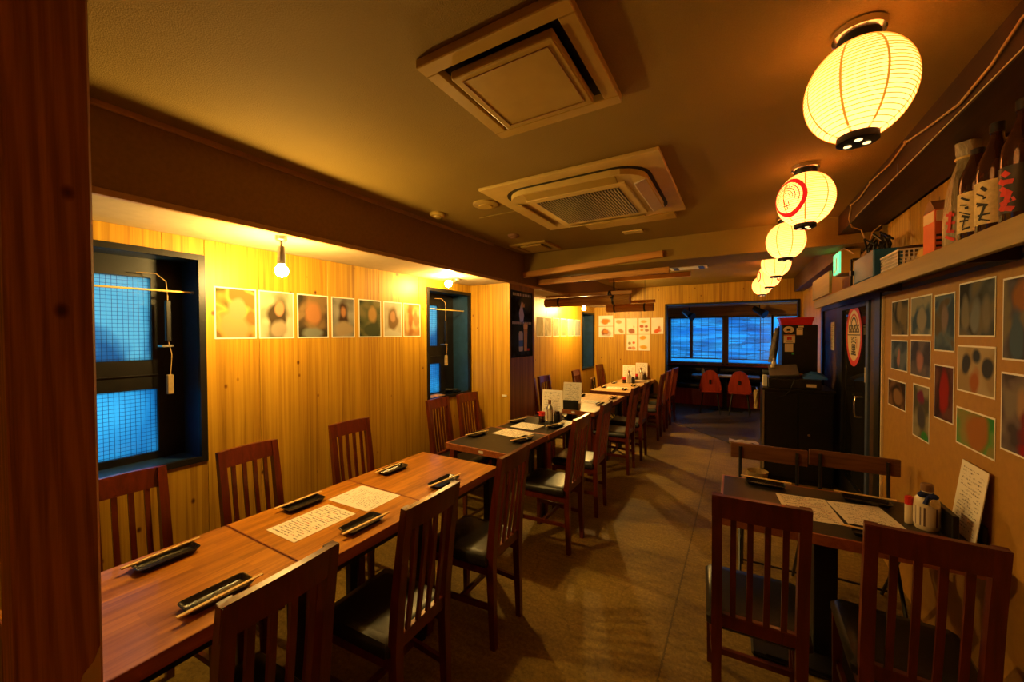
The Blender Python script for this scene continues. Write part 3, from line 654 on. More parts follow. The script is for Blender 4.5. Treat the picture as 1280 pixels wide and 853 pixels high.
def emblem(parent, az, tilt=0.0, sc=1.0):
    """ring, arches and little strokes laid on the lantern's curved paper"""
    def P(u, v, off):   # u along circumference, v up (metres on the surface)
        z = v; r = lr(z) + off; a = az + u / LR; return Vector((r * math.cos(a), r * math.sin(a), z))
    def arc(r0, r1, a0, a1, m, off=.0022, n=36, name='emblem_ring', cv=0.0):
        g = G(); rows = []
        for k in range(n + 1):
            a = math.radians(a0 + (a1 - a0) * k / n)
            rows.append([P(r0 * math.cos(a), cv + r0 * math.sin(a), off), P((r0 + r1) / 2 * math.cos(a), cv + (r0 + r1) / 2 * math.sin(a), off + .0004), P(r1 * math.cos(a), cv + r1 * math.sin(a), off)])
        g.loft(rows, cap=False, closed=False); mk(name, g, m, parent)
    arc(.062 * sc, .078 * sc, 0, 360, M['lanternred'])
    arc(.050 * sc, .053 * sc, -30, 210, M['lanternred'], name='emblem_arc')
    arc(.036 * sc, .039 * sc, -20, 200, M['lanternred'], name='emblem_arc')
    arc(.027 * sc, .029 * sc, -10, 190, M['lanternred'], name='emblem_arc')
    arc(.016 * sc, .018 * sc, 0, 180, M['lanternred'], name='emblem_arc')
    for k in range(9):      # band of tiny letters between arches
        a = math.radians(30 + 15 * k); r = .0445 * sc; g = G(); w = .0028
        g.loft([[P(r * math.cos(a) - w, r * math.sin(a) + dv, .0024), P(r * math.cos(a) + w, r * math.sin(a) + dv, .0024)] for dv in (-.003, .003)], cap=False, closed=False); mk('emblem_stroke', g, M['lanternred'], parent)
    for (u0, v0, u1, v1, w) in ((-.012, -.005, -.006, -.035, .005), (.0, -.02, .004, -.055, .004), (.012, -.018, .016, -.045, .004), (-.016, -.042, .02, -.042, .004), (-.012, -.055, .014, -.058, .004)):
        g = G(); d = Vector((u1 - u0, v1 - v0)); nn = Vector((-d.y, d.x)).normalized() * w / 2
        g.loft([[P(u0 + nn.x, v0 + nn.y, .0024), P(u0 - nn.x, v0 - nn.y, .0024)], [P(u1 + nn.x, v1 + nn.y, .0024), P(u1 - nn.x, v1 - nn.y, .0024)]], cap=False, closed=False); mk('emblem_stroke', g, M['lanternred'], parent)
emblem(lant[1], math.radians(224) - .37, sc=1.22)
emblem(lant[4], math.radians(325) - 4 * .37, sc=.85); emblem(lant[4], math.radians(195) - 4 * .37, sc=.85)

# ================================================================== FURNITURE
def make_chair(nsl=4, w=.30, top=.955):
    """slat-back dining chair facing +y, origin on the floor under the seat"""
    t = thing('dining_chair', '', 'chair'); hw = w / 2 - .0175
    def yb(z):      # rear post line, bends back above the seat
        return -.205 + (.012 * z / .42 if z < .42 else .012 - .062 * ((z - .42) / .53) ** 1.4)
    zs = [0, .2, .42, .52, .64, .76, .88, top]
    for sx in (-1, 1):
        mk('rear_post', G().sweep([(sx * hw, yb(z), z) for z in zs], [.028, .032, .036, .036, .035, .034, .033, .032], [.028, .034, .040, .038, .036, .034, .032, .030]), M['chair'], t)
        mk('front_leg', G().sweep([(sx * .160, .172, 0), (sx * .160, .168, .40)], [.026, .034], [.026, .034]), M['chair'], t)
        mk('side_rail', G().bar((sx * .158, .16, .388), (sx * (hw + .004), -.19, .388), .02, .05, bev=.002), M['chair'], t)
        mk('stretcher', G().bar((sx * .158, .165, .20), (sx * hw, -.195, .20), .016, .026), M['chair'], t)
    mk('front_rail', G().box((-.16, .158, .362), (.16, .178, .412), .002), M['chair'], t)
    mk('cross_stretcher', G().box((-.15, -.02, .188), (.15, -.002, .212)), M['chair'], t)
    mk('lower_rail', G().box((-hw, yb(.455) - .012, .432), (hw, yb(.455) + .012, .482), .003), M['chair'], t)
    g = G(); rings = []
    for k in range(9):
        x = -w / 2 + w * k / 8; bow = .010 * (1 - (2 * k / 8 - 1) ** 2); zt = top + .004 * (1 - (2 * k / 8 - 1) ** 2)
        rings.append([Vector((x, yb(z) + dy - bow, z)) for z, dy in ((.872, -.012), (zt, -.011), (zt, .011), (.872, .012))])
    g.loft(rings); mk('top_rail', g, M['chair'], t)
    for k in range(nsl):
        x = -hw + 2 * hw * (k + 1) / (nsl + 1); zz = [.475, .56, .66, .76, .88]
        mk('slat', G().sweep([(x, yb(z) - .004 * (1 - (2 * x / w) ** 2) - .008 * math.sin(PI * (z - .475) / .4), z) for z in zz], .019 if nsl < 6 else .013, .012), M['chair'], t)
    g = G(); rings = []
    for (zz, ins) in ((.405, .012), (.418, .0), (.445, .0), (.462, .014), (.466, .05)):
        ring = []
        for (x, y) in ((-.168, -.178), (-.182, .17), (-.165, .190), (.165, .190), (.182, .17), (.168, -.178), (.15, -.188), (-.15, -.188)):
            f = 1 - ins / .19; ring.append(Vector((x * f, y * f, zz)))
        rings.append(ring)
    g.loft(rings); mk('seat_cushion', g, M['leather'], t, True)
    return t
CH = make_chair(4); CH6 = make_chair(6)
usedc = [0, 0]
def chair(x, y, rz, label, group, six=False):
    r = CH6 if six else CH; k = 1 if six else 0
    if not usedc[k]:
        usedc[k] = 1; r.location = (x, y, 0); r.rotation_euler = (0, 0, rz); r['label'] = label; r['group'] = group; return r
    return dup(r, (x, y, 0), (0, 0, rz), label, group)
LEFTWARD, RIGHTWARD = PI / 2, -PI / 2        # facing -x / +x
# aisle side: backs toward the aisle
XA = -1.245
AG = 'slat-back chairs along the aisle'
for (y, dx, rz, lb) in ((.535, .0, .05, 'slat-back chair with its back to the aisle, first from the wooden post'),
                        (1.085, .005, .02, 'slat-back chair with its back to the aisle, second from the wooden post'),
                        (1.705, .0, .02, 'slat-back chair with its back to the aisle at the last wood-topped table'),
                        (2.66, .01, .0, 'slat-back chair with its back to the aisle at the nearer black-topped table'),
                        (3.29, .0, .03, 'slat-back chair with its back to the aisle at the farther black-topped table'),
                        (4.42, -.01, .0, 'slat-back chair with its back to the aisle at the nearer tan table'),
                        (4.98, .01, .0, 'slat-back chair with its back to the aisle at the second tan table'),
                        (6.02, .02, .02, 'slat-back chair with its back to the aisle at the third tan table'),
                        (6.60, .02, .0, 'slat-back chair with its back to the aisle at the fourth tan table'),
                        (7.18, .04, -.12, 'slat-back chair with its back to the aisle by the end wall opening')):
    chair(XA + dx, y, LEFTWARD + rz, lb, AG)
WG = 'slat-back chairs along the pine wall'
chair(-2.02, .575, RIGHTWARD, 'slat-back chair against the pine wall under the window beside the post', WG)
chair(-2.03, 1.085, RIGHTWARD + .03, 'slat-back chair against the pine wall at the second wood-topped table', WG)
chair(-2.06, 1.72, RIGHTWARD - .04, 'slat-back chair against the pine wall at the third wood-topped table', WG)
chair(-2.16, 2.75, RIGHTWARD + .02, 'narrow-slatted chair before the second window, nearer one of the pair', WG, True)
chair(-2.12, 3.13, RIGHTWARD - .06, 'narrow-slatted chair before the second window, the one beside the pillar', WG, True)
chair(-2.13, 4.50, RIGHTWARD, 'slat-back chair against the pine wall just behind the pillar', WG)
chair(-2.15, 4.95, RIGHTWARD - .1, 'slat-back chair against the pine wall behind the menu stand with a black block', WG)
chair(-2.06, 5.99, RIGHTWARD - .03, 'narrow-slatted chair against the pine wall between the tan tables', WG, True)
chair(-2.08, 7.27, RIGHTWARD - .08, 'slat-back chair against the pine wall at the corner of the end wall', WG)
# by the right-hand table
RG = 'slat-back chairs in front of the wall table'
chair(.052, 1.87, .04, 'slat-back chair at the wall table, the one standing on the aisle', RG)
chair(.50, 1.845, -.05, 'slat-back chair at the wall table, the one beside the mustard wall', RG)

# small dark folding chairs
def folding_chair(label, x, y, rz, w=.41, group=None, hb=.82, bh=.10):
    t = thing('folding_chair', label, 'chair', (x, y, 0), (0, 0, rz), group)
    mk('backrest', G().box((-w / 2, -.215, hb - bh), (w / 2, -.197, hb), .004), M['chair_dark'], t)
    mk('seat', G().box((-w / 2 + .02, -.16, .415), (w / 2 - .02, .19, .44), .006), M['chair_dark'], t)
    for sx in (-1, 1):
        xx = sx * (w / 2 - .055)
        mk('back_post', G().tube([(xx, -.192, hb - .02), (xx, -.185, .62), (xx, -.13, .42), (xx, .24, 0)], .009, 8), M['blackmetal'], t, True)
        mk('leg', G().tube([(xx * .92, .12, .41), (xx * .92, -.24, 0)], .009, 8), M['blackmetal'], t, True)
    mk('foot_bar', G().tube([(-w / 2 + .05, -.2, .045), (w / 2 - .05, -.2, .045)], .007, 8), M['blackmetal'], t, True)
    return t
FG = 'wooden folding chairs behind the wall table'
folding_chair('folding chair behind the wall table, the one on the aisle', .157, 2.78, PI, .415, FG)
folding_chair('folding chair behind the wall table, the one against the mustard wall', .58, 2.83, PI - .03, .42, FG)
folding_chair('small dark folding chair by the pine wall between two slat-back chairs', -1.98, 6.50, -PI / 2 + .15, .34, None, .80, .17)

def table(name, label, x0, x1, y0, y1, top, edge, legs='four', rz=0.0, group=None, zt=.70, th=.045, band=.012, sticker=None):
    cx, cy = (x0 + x1) / 2, (y0 + y1) / 2; hx, hy = (x1 - x0) / 2, (y1 - y0) / 2
    t = thing(name, label, 'table', (cx, cy, 0), (0, 0, rz), group)
    if band:
        mk('table_top', G().box((-hx + band, -hy + band, zt - th + .002), (hx - band, hy - band, zt), .0005), M[top], t)
        g = G()
        g.box((-hx, -hy, zt - th), (hx, -hy + band, zt), .001).box((-hx, hy - band, zt - th), (hx, hy, zt), .001).box((-hx, -hy + band, zt - th), (-hx + band, hy - band, zt), .001).box((hx - band, -hy + band, zt - th), (hx, hy - band, zt), .001)
        mk('edge_band', g, M[edge], t)
    else: mk('table_top', G().box((-hx, -hy, zt - th), (hx, hy, zt), .003), M[top], t)
    if legs == 'four':
        for sx in (-1, 1):
            for sy in (-1, 1):
                mk('leg', G().box((sx * (hx - .06) - .022, sy * (hy - .026) - .022, 0), (sx * (hx - .06) + .022, sy * (hy - .026) + .022, zt - th), .002), M['black'] if sy > 0 else M['chair'], t)
            mk('apron', G().box((sx * (hx - .06) - .01, -hy + .06, zt - th - .05), (sx * (hx - .06) + .01, hy - .06, zt - th)), M['black'], t)
    else:
        mk('column', G().box((-.045 + legs, -.045, .02), (.045 + legs, .045, zt - th), .004), M['black'], t)
        mk('base_plate', G().box((-.30 + legs, -.18, 0), (.30 + legs, .18, .022), .008), M['blackmetal'], t)
        mk('top_plate', G().box((-hx + .06, -.05, zt - th - .02), (hx - .06, .05, zt - th)), M['black'], t)
        mk('kick_panel', G().box((-.24 + legs, -.175, .022), (.24 + legs, -.165, .03)), M['black'], t)
    if sticker: mk('number_tag', G().box((.035, -hy - .0012, zt - .032), (.075, -hy, zt - .012)), M['white'], t)
    return t
TG = 'tables pushed together along the pine wall'
table('dining_table', 'strip-wood table beside the wooden post', -1.98, -1.335, .21, .834, 'table', 'tabledge', group=TG, band=.004)
table('dining_table', 'strip-wood table with two menu sheets on it', -1.98, -1.335, .838, 1.462, 'table', 'tabledge', group=TG, band=.004)
table('dining_table', 'strip-wood table at the end of the wooden row, before the black table', -1.98, -1.335, 1.466, 2.09, 'table', 'tabledge', group=TG, band=.004)
table('dining_table', 'black-topped table with red-brown edges, nearer of the two', -1.985, -1.40, 2.345, 2.965, 'laminate', 'tabledge', rz=-.03, group=TG, sticker=1)
table('dining_table', 'black-topped table with the sauce bottles, farther of the two', -1.92, -1.375, 2.975, 3.55, 'laminate', 'tabledge', rz=-.03, group=TG)
table('dining_table', 'tan table with the menu stand on a black block', -1.95, -1.35, 4.05, 4.69, 'tan', 'tabledge', group=TG, sticker=1)
table('dining_table', 'tan table second past the pillar', -1.95, -1.35, 4.695, 5.33, 'tan', 'tabledge', group=TG)
table('dining_table', 'tan table third past the pillar', -1.95, -1.37, 5.64, 6.27, 'tan', 'tabledge', group=TG)
table('dining_table', 'tan table fourth past the pillar', -1.95, -1.37, 6.275, 6.90, 'tan', 'tabledge', group=TG)
table('dining_table', 'tan table against the end wall', -1.92, -1.35, 6.93, 7.545, 'tan', 'tabledge', group=TG)
table('dining_table', 'black-topped table with red-brown edges against the mustard wall', -.085, .79, 2.05, 2.65, 'laminate', 'tabledge', legs=.0, rz=.012)

# ------------------------------------------------------------------ plates, chopsticks, sheets
def make_tray(l=.190, w=.095):
    g = G(); hl, hw = l / 2, w / 2
    def rr(hx, hy, r, z, n=3):
        o = []
        for cx_, cy_, a0 in ((hx - r, hy - r, 0), (-hx + r, hy - r, 90), (-hx + r, -hy + r, 180), (hx - r, -hy + r, 270)):
            for k in range(n + 1): a = math.radians(a0 + 90 * k / n); o.append(Vector((cx_ + r * math.cos(a), cy_ + r * math.sin(a), z)))
        return o
    g.loft([rr(hw - .014, hl - .014, .012, 0), rr(hw - .002, hl - .002, .016, .017), rr(hw, hl, .017, .0195), rr(hw - .004, hl - .004, .014, .0195), rr(hw - .015, hl - .015, .010, .006)])
    me = g.done('plate', True); me.materials.append(M['tray']); return me
TRAY = make_tray(); TRAY_S = make_tray(.15, .085)
cg = G()
for sx in (-1, 1): cg.sweep([(sx * .0032, -.12, 0), (sx * .0028, .12, 0)], [.0062, .0045], [.0055, .004])
CHOP = cg.done('chopsticks'); CHOP.materials.append(M['chop'])
def setting(x, y, rz, where, z=.70, crz=None, cdx=0.0, small=False, csh=0.0):
    o = mk('plate', TRAY_S if small else TRAY, M['tray'], loc=(x, y, z + .0005), rot=(0, 0, rz)); tag(o, 'black rectangular plate ' + where, 'plate', 'black plates with chopsticks')
    c = rz if crz is None else crz; v = Matrix.Rotation(rz, 3, 'Z') @ Vector((cdx, csh, 0))
    p = mk('chopsticks', CHOP, M['chop'], loc=(x + v.x, y + v.y, z + .0225), rot=(0, 0, c)); tag(p, 'chopsticks on the plate ' + where, 'chopsticks', 'chopsticks on plates')
setting(-1.868, .592, .03, 'beside the post on the wall side', crz=.07, cdx=-.03)
setting(-1.457, .590, .0, 'beside the post on the aisle side', crz=.02, cdx=.036)
setting(-1.872, 1.130, .0, 'next to the menu sheets on the wall side', crz=.0, cdx=-.035)
setting(-1.443, 1.137, .02, 'next to the menu sheets on the aisle side', crz=-.04, cdx=.03)
setting(-1.865, 1.70, -.02, 'at the end of the wooden row on the wall side', crz=.02, cdx=-.02)
setting(-1.452, 1.70, .0, 'at the end of the wooden row on the aisle side', crz=-.12, cdx=.01)
setting(-1.905, 2.66, -.1, 'at the near black table on the wall side', crz=-.3)
setting(-1.492, 2.70, -.15, 'at the near black table on the aisle side', crz=-.35)
setting(-1.86, 3.27, -.1, 'at the far black table on the wall side', crz=-.35)
setting(-1.452, 3.26, -.15, 'at the far black table on the aisle side', crz=-.35)
setting(-1.44, 4.53, .0, 'at the first tan table, aisle side', small=True)
setting(-1.86, 5.05, .1, 'at the second tan table on the wall side', small=True)
setting(-1.43, 5.06, .0, 'at the second tan table on the aisle side', small=True)
setting(-1.86, 6.03, .1, 'at the third tan table on the wall side', small=True)
setting(-1.50, 5.90, .1, 'at the third tan table on the aisle side', small=True)
setting(-1.86, 6.62, .0, 'at the fourth tan table on the wall side', small=True)
setting(-1.48, 6.40, .1, 'at the fourth tan table on the aisle side', small=True)
setting(.125, 2.575, PI / 2 - .06, 'at the wall table aisle end, folding-chair side', crz=PI / 2 - .06, csh=.0, cdx=.035)
setting(.545, 2.555, PI / 2 - .06, 'in mid wall table, folding-chair side', crz=PI / 2 - .02, cdx=.04)
setting(.155, 2.125, PI / 2, 'at the wall table aisle end, slat-chair side', crz=PI / 2 - .08, cdx=-.02)
setting(.50, 2.14, PI / 2, 'in mid wall table, slat-chair side', crz=PI / 2 - .08, cdx=-.0)
# plates waiting on the window sill
for k, (yy, zz) in enumerate(((3.13, 0), (3.26, 0), (3.20, .02))):
    o = mk('plate', TRAY_S, M['tray'], loc=(-2.62, yy, .934 + zz), rot=(0, 0, .2 + k)); tag(o, 'black plate stored on the sill of the second window, ' + ('end nearer the panes', 'end beside the pillar', 'on top of two others')[k], 'plate', 'plates on the window sill')
o = tag(mk('woven_mat', G().box((-2.70, 2.78, .932), (-2.53, 3.06, .936)), M['bamboo']), 'woven mat on the sill of the second window', 'mat')

A4W, A4H = .21, .297
M['menu_a'] = printed('menu_print_portrait', (.80, .72, .58), (.10, .05, .03), A4W, A4H, 22, .50, .016, (.40, .05, .03), 210)
M['menu_b'] = printed('menu_print_landscape', (.82, .75, .62), (.10, .05, .03), A4H, A4W, 14, .50, .02, (.35, .06, .04), 190)
M['menu_c'] = printed('menu_print_sparse', (.80, .74, .64), (.08, .06, .05), A4W, A4H, 20, .54, .022, None, 200)
def sheet(x, y, rz, m, where, w=A4W, h=A4H, z=.7005, name='menu_sheet'):
    return tag(mk(name, G().box((-w / 2, -h / 2, 0), (w / 2, h / 2, .0008)), M[m], loc=(x, y, z), rot=(0, 0, rz)), where, 'menu', 'menu sheets on the tables')
sheet(-1.673, 1.052, .0, 'menu_a', 'laminated menu sheet on the middle wooden table, the one toward the post')
sheet(-1.685, 1.345, PI / 2 + .03, 'menu_c', 'menu sheet on the middle wooden table, the one toward the black tables', .215, .29)
sheet(-1.672, 2.865, PI / 2 - .1, 'menu_a', 'menu sheet on the nearer black table')
sheet(-1.69, 3.15, PI / 2 - .06, 'menu_c', 'menu sheet on the farther black table', .21, .25)
sheet(-1.66, 4.68, PI / 2, 'menu_a', 'menu sheet across the first two tan tables')
sheet(-1.66, 6.05, PI / 2 + .1, 'menu_c', 'menu sheet on the third tan table')
sheet(-1.62, 7.12, PI / 2, 'menu_c', 'menu sheet on the table against the end wall')
sheet(.285, 2.335, .10, 'menu_a', 'menu sheet on the wall table, the one toward the aisle')
sheet(.505, 2.355, .16, 'menu_c', 'menu sheet on the wall table, the one toward the wall')

def menu_stand(x, y, rz, label, tilt=.18, block=True, z=.70, front=True):
    t = thing('menu_stand', label, 'menu stand', (x, y, z), (0, 0, rz), 'standing menu cards')
    m = Matrix.Translation((0, 0, .004)) @ Matrix.Rotation(PI / 2 - tilt, 4, 'X')
    o = mk('card', G().box((-A4W / 2, -A4H / 2, 0), (A4W / 2, A4H / 2, .003)), M['menu_c'], t)
    o.rotation_euler = (PI / 2 - tilt, 0, 0); o.location = (0, .02, .004 + A4H / 2 * math.cos(tilt))
    if block:
        mk('block', G().box((-.085, -.055, 0), (.085, -.035, .105), .002), M['black'], t)
        mk('block', G().box((-.085, .028, 0), (.085, .042, .08), .002), M['black'], t)
        mk('block_foot', G().box((-.085, -.036, 0), (.085, .042, .003)), M['black'], t)
    return t
menu_stand(-1.585, 3.455, .10, 'menu card standing behind the sauce bottles on the farther black table', .12, False)
menu_stand(-1.64, 4.12, .12, 'menu card in a black block on the first tan table')
menu_stand(-1.665, 6.84, .12, 'menu card standing behind the sauces on the fourth tan table', .1, False)
menu_stand(-1.585, 7.46, .05, 'menu card standing on the table against the end wall', .1, False)
menu_stand(.80, 2.33, -PI / 2, 'menu card in a black block leaning by the mustard wall', .12, True)

def sauces(x, y, where, rz=0.0):
    def P(dx, dy): v = Matrix.Rotation(rz, 3, 'Z') @ Vector((dx, dy, 0)); return (x + v.x, y + v.y, .70)
    c = P(-.075, -.01); t = thing('sauce_jar', 'dark sauce jar with a red lid ' + where, 'jar', c, group='red-lidded sauce jars')
    mk('jar', G().lathe([(.028, 0), (.030, .004), (.030, .062), (.024, .068)], 18), M['soy'], t, True); mk('lid', G().lathe([(.031, .064), (.032, .068), (.031, .098), (.026, .102)], 18), M['red'], t, True); mk('spout', G().tube([(-.03, 0, .09), (-.046, -.004, .094)], [.009, .006], 8), M['red'], t, True)
    c = P(0, .0); t = thing('seasoning_bottle', 'labelled seasoning bottle with a brown cap ' + where, 'bottle', c, group='seasoning bottles')
    bt_ = mk('bottle', G().lathe([(.030, 0), (.032, .005), (.032, .135), (.026, .155), (.014, .170), (.013, .185)], 20), M['steel'], t, True); mk('label', G().lathe([(.0328, .02), (.0328, .125)], 20, cap=False), M['labelprint'], bt_, True); mk('cap', G().lathe([(.014, .182), (.0155, .185), (.0155, .215), (.012, .218)], 16), M['cork'], t, True)
    c = P(.07, .01); t = thing('spice_pot', 'small black spice pot ' + where, 'pot', c, group='black spice pots')
    mk('pot', G().lathe([(.028, 0), (.030, .004), (.030, .085), (.024, .09)], 18), M['black'], t, True); mk('lid', G().lathe([(.026, .09), (.026, .108), (.02, .114)], 18), M['soy'], t, True)
M['labelprint'] = printed('bottle_label_print', (.72, .62, .46), (.12, .06, .04), .2, .22, 10, .5, 0.0)
sauces(-1.572, 3.385, 'on the farther black table', .1)
sauces(-1.64, 6.74, 'on the fourth tan table', .1)
sauces(-1.575, 7.37, 'on the table against the end wall', .05)
# ceramic bottle with a bow by the wall
t = thing('ceramic_bottle', 'cream ceramic bottle with a navy bow on the wall table', 'bottle', (.70, 2.345, .70))
mk('body', G().lathe([(.036, 0), (.040, .006), (.041, .11), (.038, .130), (.026, .145), (.017, .155), (.016, .170)], 24), M['ceramic'], t, True)
mk('label', G().lathe([(.0415, .02), (.0416, .10)], 24, cap=False), M['labelprint'], t, True)
mk('cap', G().lathe([(.020, .165), (.021, .168), (.021, .192), (.017, .196)], 16), M['cork'], t, True)
bw = G().sphere((-.020, -.022, .152), .013, 10, 6, (1.4, .8, 1)).sphere((.010, -.030, .150), .013, 10, 6, (1.4, .8, 1)).tube([(-.006, -.03, .150), (-.018, -.042, .118)], [.006, .009], 6).lathe([(.020, .148), (.021, .158)], 16)
mk('bow', bw, M['navycloth'], t, True)
mk('flower_tag', G().lathe([(.018, -.002), (.018, .002)], 14), M['labelcream'], t, loc=(.012, -.042, .125), rot=(1.35, 0, .3)) # = (.012, -.042, .125); o.rotation_euler = (1.35, 0, .3)
t = thing('seasoning_shaker', 'slim shaker with a red cap beside the ceramic bottle', 'shaker', (.652, 2.375, .70))
mk('body', G().lathe([(.013, 0), (.014, .003), (.014, .085), (.012, .09)], 16), M['ceramic'], t, True); mk('cap', G().lathe([(.0145, .085), (.0145, .118), (.010, .122)], 16), M['red'], t, True)


# ================================================================== PHOTO PRINTS AND POSTERS
def print_on(name, label, cat, group, u0, u1, z0, z1, plane, m, border=.008, parentmat='white', d=.001):
    """flat print on a wall: plane = ('x', x, +1/-1 facing) or ('y', y)"""
    w, h = abs(u1 - u0), z1 - z0; uc, zc = (u0 + u1) / 2, (z0 + z1) / 2
    if plane[0] == 'x': loc = (plane[1] + plane[2] * .0005, uc, zc); rot = (PI / 2, 0, PI / 2 * plane[2])
    else: loc = (uc, plane[1] - .0005, zc); rot = (PI / 2, 0, 0)
    t = thing(name, label, cat, loc, rot, group)
    mk('paper', G().box((-w / 2, -h / 2, 0), (w / 2, h / 2, d)), M[parentmat], t)
    mk('image', G().box((-w / 2 + border, -h / 2 + border, d), (w / 2 - border, h / 2 - border, d + .0005)), m, t)
    return t
skin, hair, dress = (.62, .34, .17), (.10, .05, .03), (.5, .44, .36)
defs = [((1.026, 1.245), 'golden portrait print with warm skin tones, first on the pine wall', [(.10, .11, .03), (.75, .52, .10), (.35, .20, .05)], [(0, -.25, .45, .3, (.72, .42, .16)), (.05, .12, .22, .26, (.70, .40, .18))]),
        ((1.258, 1.474), 'pale portrait print of a dark-haired figure, second on the pine wall', [(.42, .42, .24), (.62, .58, .36), (.74, .68, .46)], [(.05, -.1, .3, .42, (.09, .06, .03)), (.08, .14, .13, .15, skin), (.12, -.3, .3, .18, (.5, .4, .26))]),
        ((1.495, 1.72), 'dark close-up portrait print, third on the pine wall', [(.06, .05, .03), (.16, .10, .05), (.35, .22, .09)], [(0, .1, .3, .36, (.6, .27, .10)), (0, -.38, .3, .15, (.3, .32, .28))]),
        ((1.744, 1.938), 'grey portrait print of a seated figure, fourth on the pine wall', [(.3, .28, .24), (.42, .40, .34), (.5, .48, .42)], [(0, .05, .22, .35, hair), (0, .12, .13, .15, (.66, .3, .12)), (0, -.3, .34, .22, (.55, .42, .26))]),
        ((1.974, 2.189), 'dark green portrait print, fifth on the pine wall', [(.05, .06, .03), (.14, .15, .06), (.28, .24, .10)], [(.1, .12, .2, .24, (.62, .36, .12)), (0, -.3, .4, .2, (.08, .10, .05))]),
        ((2.214, 2.414), 'light portrait print of a small figure, sixth on the pine wall', [(.60, .55, .40), (.72, .66, .50), (.78, .74, .60)], [(0, .0, .24, .34, (.28, .17, .07)), (0, .1, .13, .14, skin)]),
        ((2.432, 2.638), 'orange-brown portrait print, last before the second window', [(.52, .26, .07), (.66, .40, .14), (.76, .54, .24)], [(-.1, 0, .2, .4, (.40, .16, .05)), (.2, .05, .14, .3, (.50, .24, .09))])]
for i, (yy, lb, bgc, fg) in enumerate(defs):
    print_on('photo_print', lb, 'photo', 'portrait prints on the pine wall', yy[0], yy[1], 1.53, 1.825, ('x', XL, 1), picture('portrait_%d' % i, bgc, fg, i + 1, .21, .29))
for k, (y0, y1) in enumerate(((4.99, 5.22), (5.25, 5.50), (5.55, 5.80), (5.86, 6.10), (6.16, 6.42), (6.48, 6.76))):
    cc = [[(.6, .45, .2), (.7, .55, .3)], [(.5, .4, .25), (.7, .6, .4)], [(.3, .3, .2), (.6, .5, .3)], [(.4, .42, .2), (.25, .3, .15)], [(.25, .35, .4), (.5, .5, .4)], [(.45, .5, .5), (.6, .55, .45)]][k]
    print_on('photo_print', 'pale blurred print behind the pillar, ' + ['first', 'second', 'third', 'fourth', 'fifth', 'sixth'][k] + ' from the pillar', 'photo', 'prints behind the pillar', y0, y1, 1.51, 1.80, ('x', XL, 1), picture('backprint_%d' % k, cc, None, k + 20, .21, .29))
# mustard wall prints
WPR = [((3.425, 3.137, 1.528, 1.748), 'dark blue-grey print at the top next to the door', [(.04, .05, .08), (.16, .15, .13), (.32, .24, .14)], [(0, .2, .15, .3, (.4, .3, .18))]),
       ((3.43, 3.142, 1.313, 1.502), 'blue print with a pink figure beside the door', [(.06, .10, .20), (.14, .20, .34), (.2, .25, .38)], [(0, -.05, .1, .3, (.6, .3, .3))]),
       ((3.48, 3.162, 1.075, 1.249), 'dark brown print lowest beside the door', [(.04, .02, .015), (.14, .06, .03), (.3, .15, .07)], [(.1, -.1, .25, .25, (.42, .22, .10))]),
       ((3.098, 2.814, 1.531, 1.748), 'blue and white print in the top row', [(.07, .14, .26), (.25, .3, .36), (.5, .48, .4)], [(.05, -.1, .18, .35, (.5, .46, .42))]),
       ((3.098, 2.822, 1.305, 1.507), 'indigo print with a pink figure in the middle row', [(.08, .08, .16), (.16, .15, .24), (.24, .2, .26)], [(0, -.1, .16, .32, (.6, .28, .3))]),
       ((3.05, 2.827, .968, 1.263), 'tall print in purple, grey and green hanging lowest', [(.12, .12, .08), (.3, .26, .16), (.46, .40, .26)], [(0, .3, .2, .15, (.28, .03, .12)), (0, -.1, .25, .25, (.10, .09, .12)), (.25, -.42, .2, .1, (.06, .4, .08))]),
       ((2.782, 2.564, 1.456, 1.736), 'tall blue print of a pale figure', [(.07, .12, .22), (.16, .24, .36), (.2, .16, .12)], [(0, .1, .16, .3, (.4, .3, .32))]),
       ((2.774, 2.565, 1.12, 1.39), 'tall dark print of a red figure', [(.05, .02, .03), (.12, .04, .05), (.2, .08, .07)], [(.05, .0, .22, .42, (.50, .02, .02))]),
       ((2.527, 2.236, 1.529, 1.766), 'wide print of several standing figures against blue', [(.05, .05, .05), (.16, .18, .2), (.28, .24, .18)], [(-.3, -.1, .12, .3, (.35, .32, .28)), (0, -.12, .14, .3, (.3, .34, .4)), (.28, -.1, .12, .3, (.34, .3, .26))]),
       ((2.534, 2.229, 1.288, 1.492), 'cream print of a figure with dark round fans', [(.55, .40, .22), (.66, .52, .32), (.70, .56, .36)], [(-.25, .12, .13, .2, (.07, .08, .12)), (.05, .3, .12, .17, (.06, .08, .13)), (.3, .08, .12, .2, (.07, .08, .12)), (.02, -.2, .14, .28, (.62, .20, .07))]),
       ((2.537, 2.224, 1.05, 1.216), 'print of an orange figure on bright green lowest of its column', [(.06, .40, .08), (.2, .5, .12), (.45, .4, .12)], [(0, 0, .32, .5, (.62, .24, .06))]),
       ((2.189, 1.90, 1.446, 1.748), 'large dark print of two figures beside the photo edge', [(.08, .06, .08), (.2, .18, .22), (.34, .28, .2)], [(.0, .25, .3, .2, (.55, .22, .08)), (-.2, -.2, .14, .3, (.12, .2, .34)), (.2, -.2, .14, .3, (.4, .34, .28))]),
       ((2.19, 1.90, 1.11, 1.401), 'large grey-violet print of a red-clad figure', [(.12, .09, .11), (.26, .2, .2), (.36, .3, .26)], [(-.05, .15, .14, .22, (.62, .36, .2)), (.1, -.15, .2, .35, (.30, .04, .06)), (.2, -.42, .3, .1, (.5, .02, .03))])]
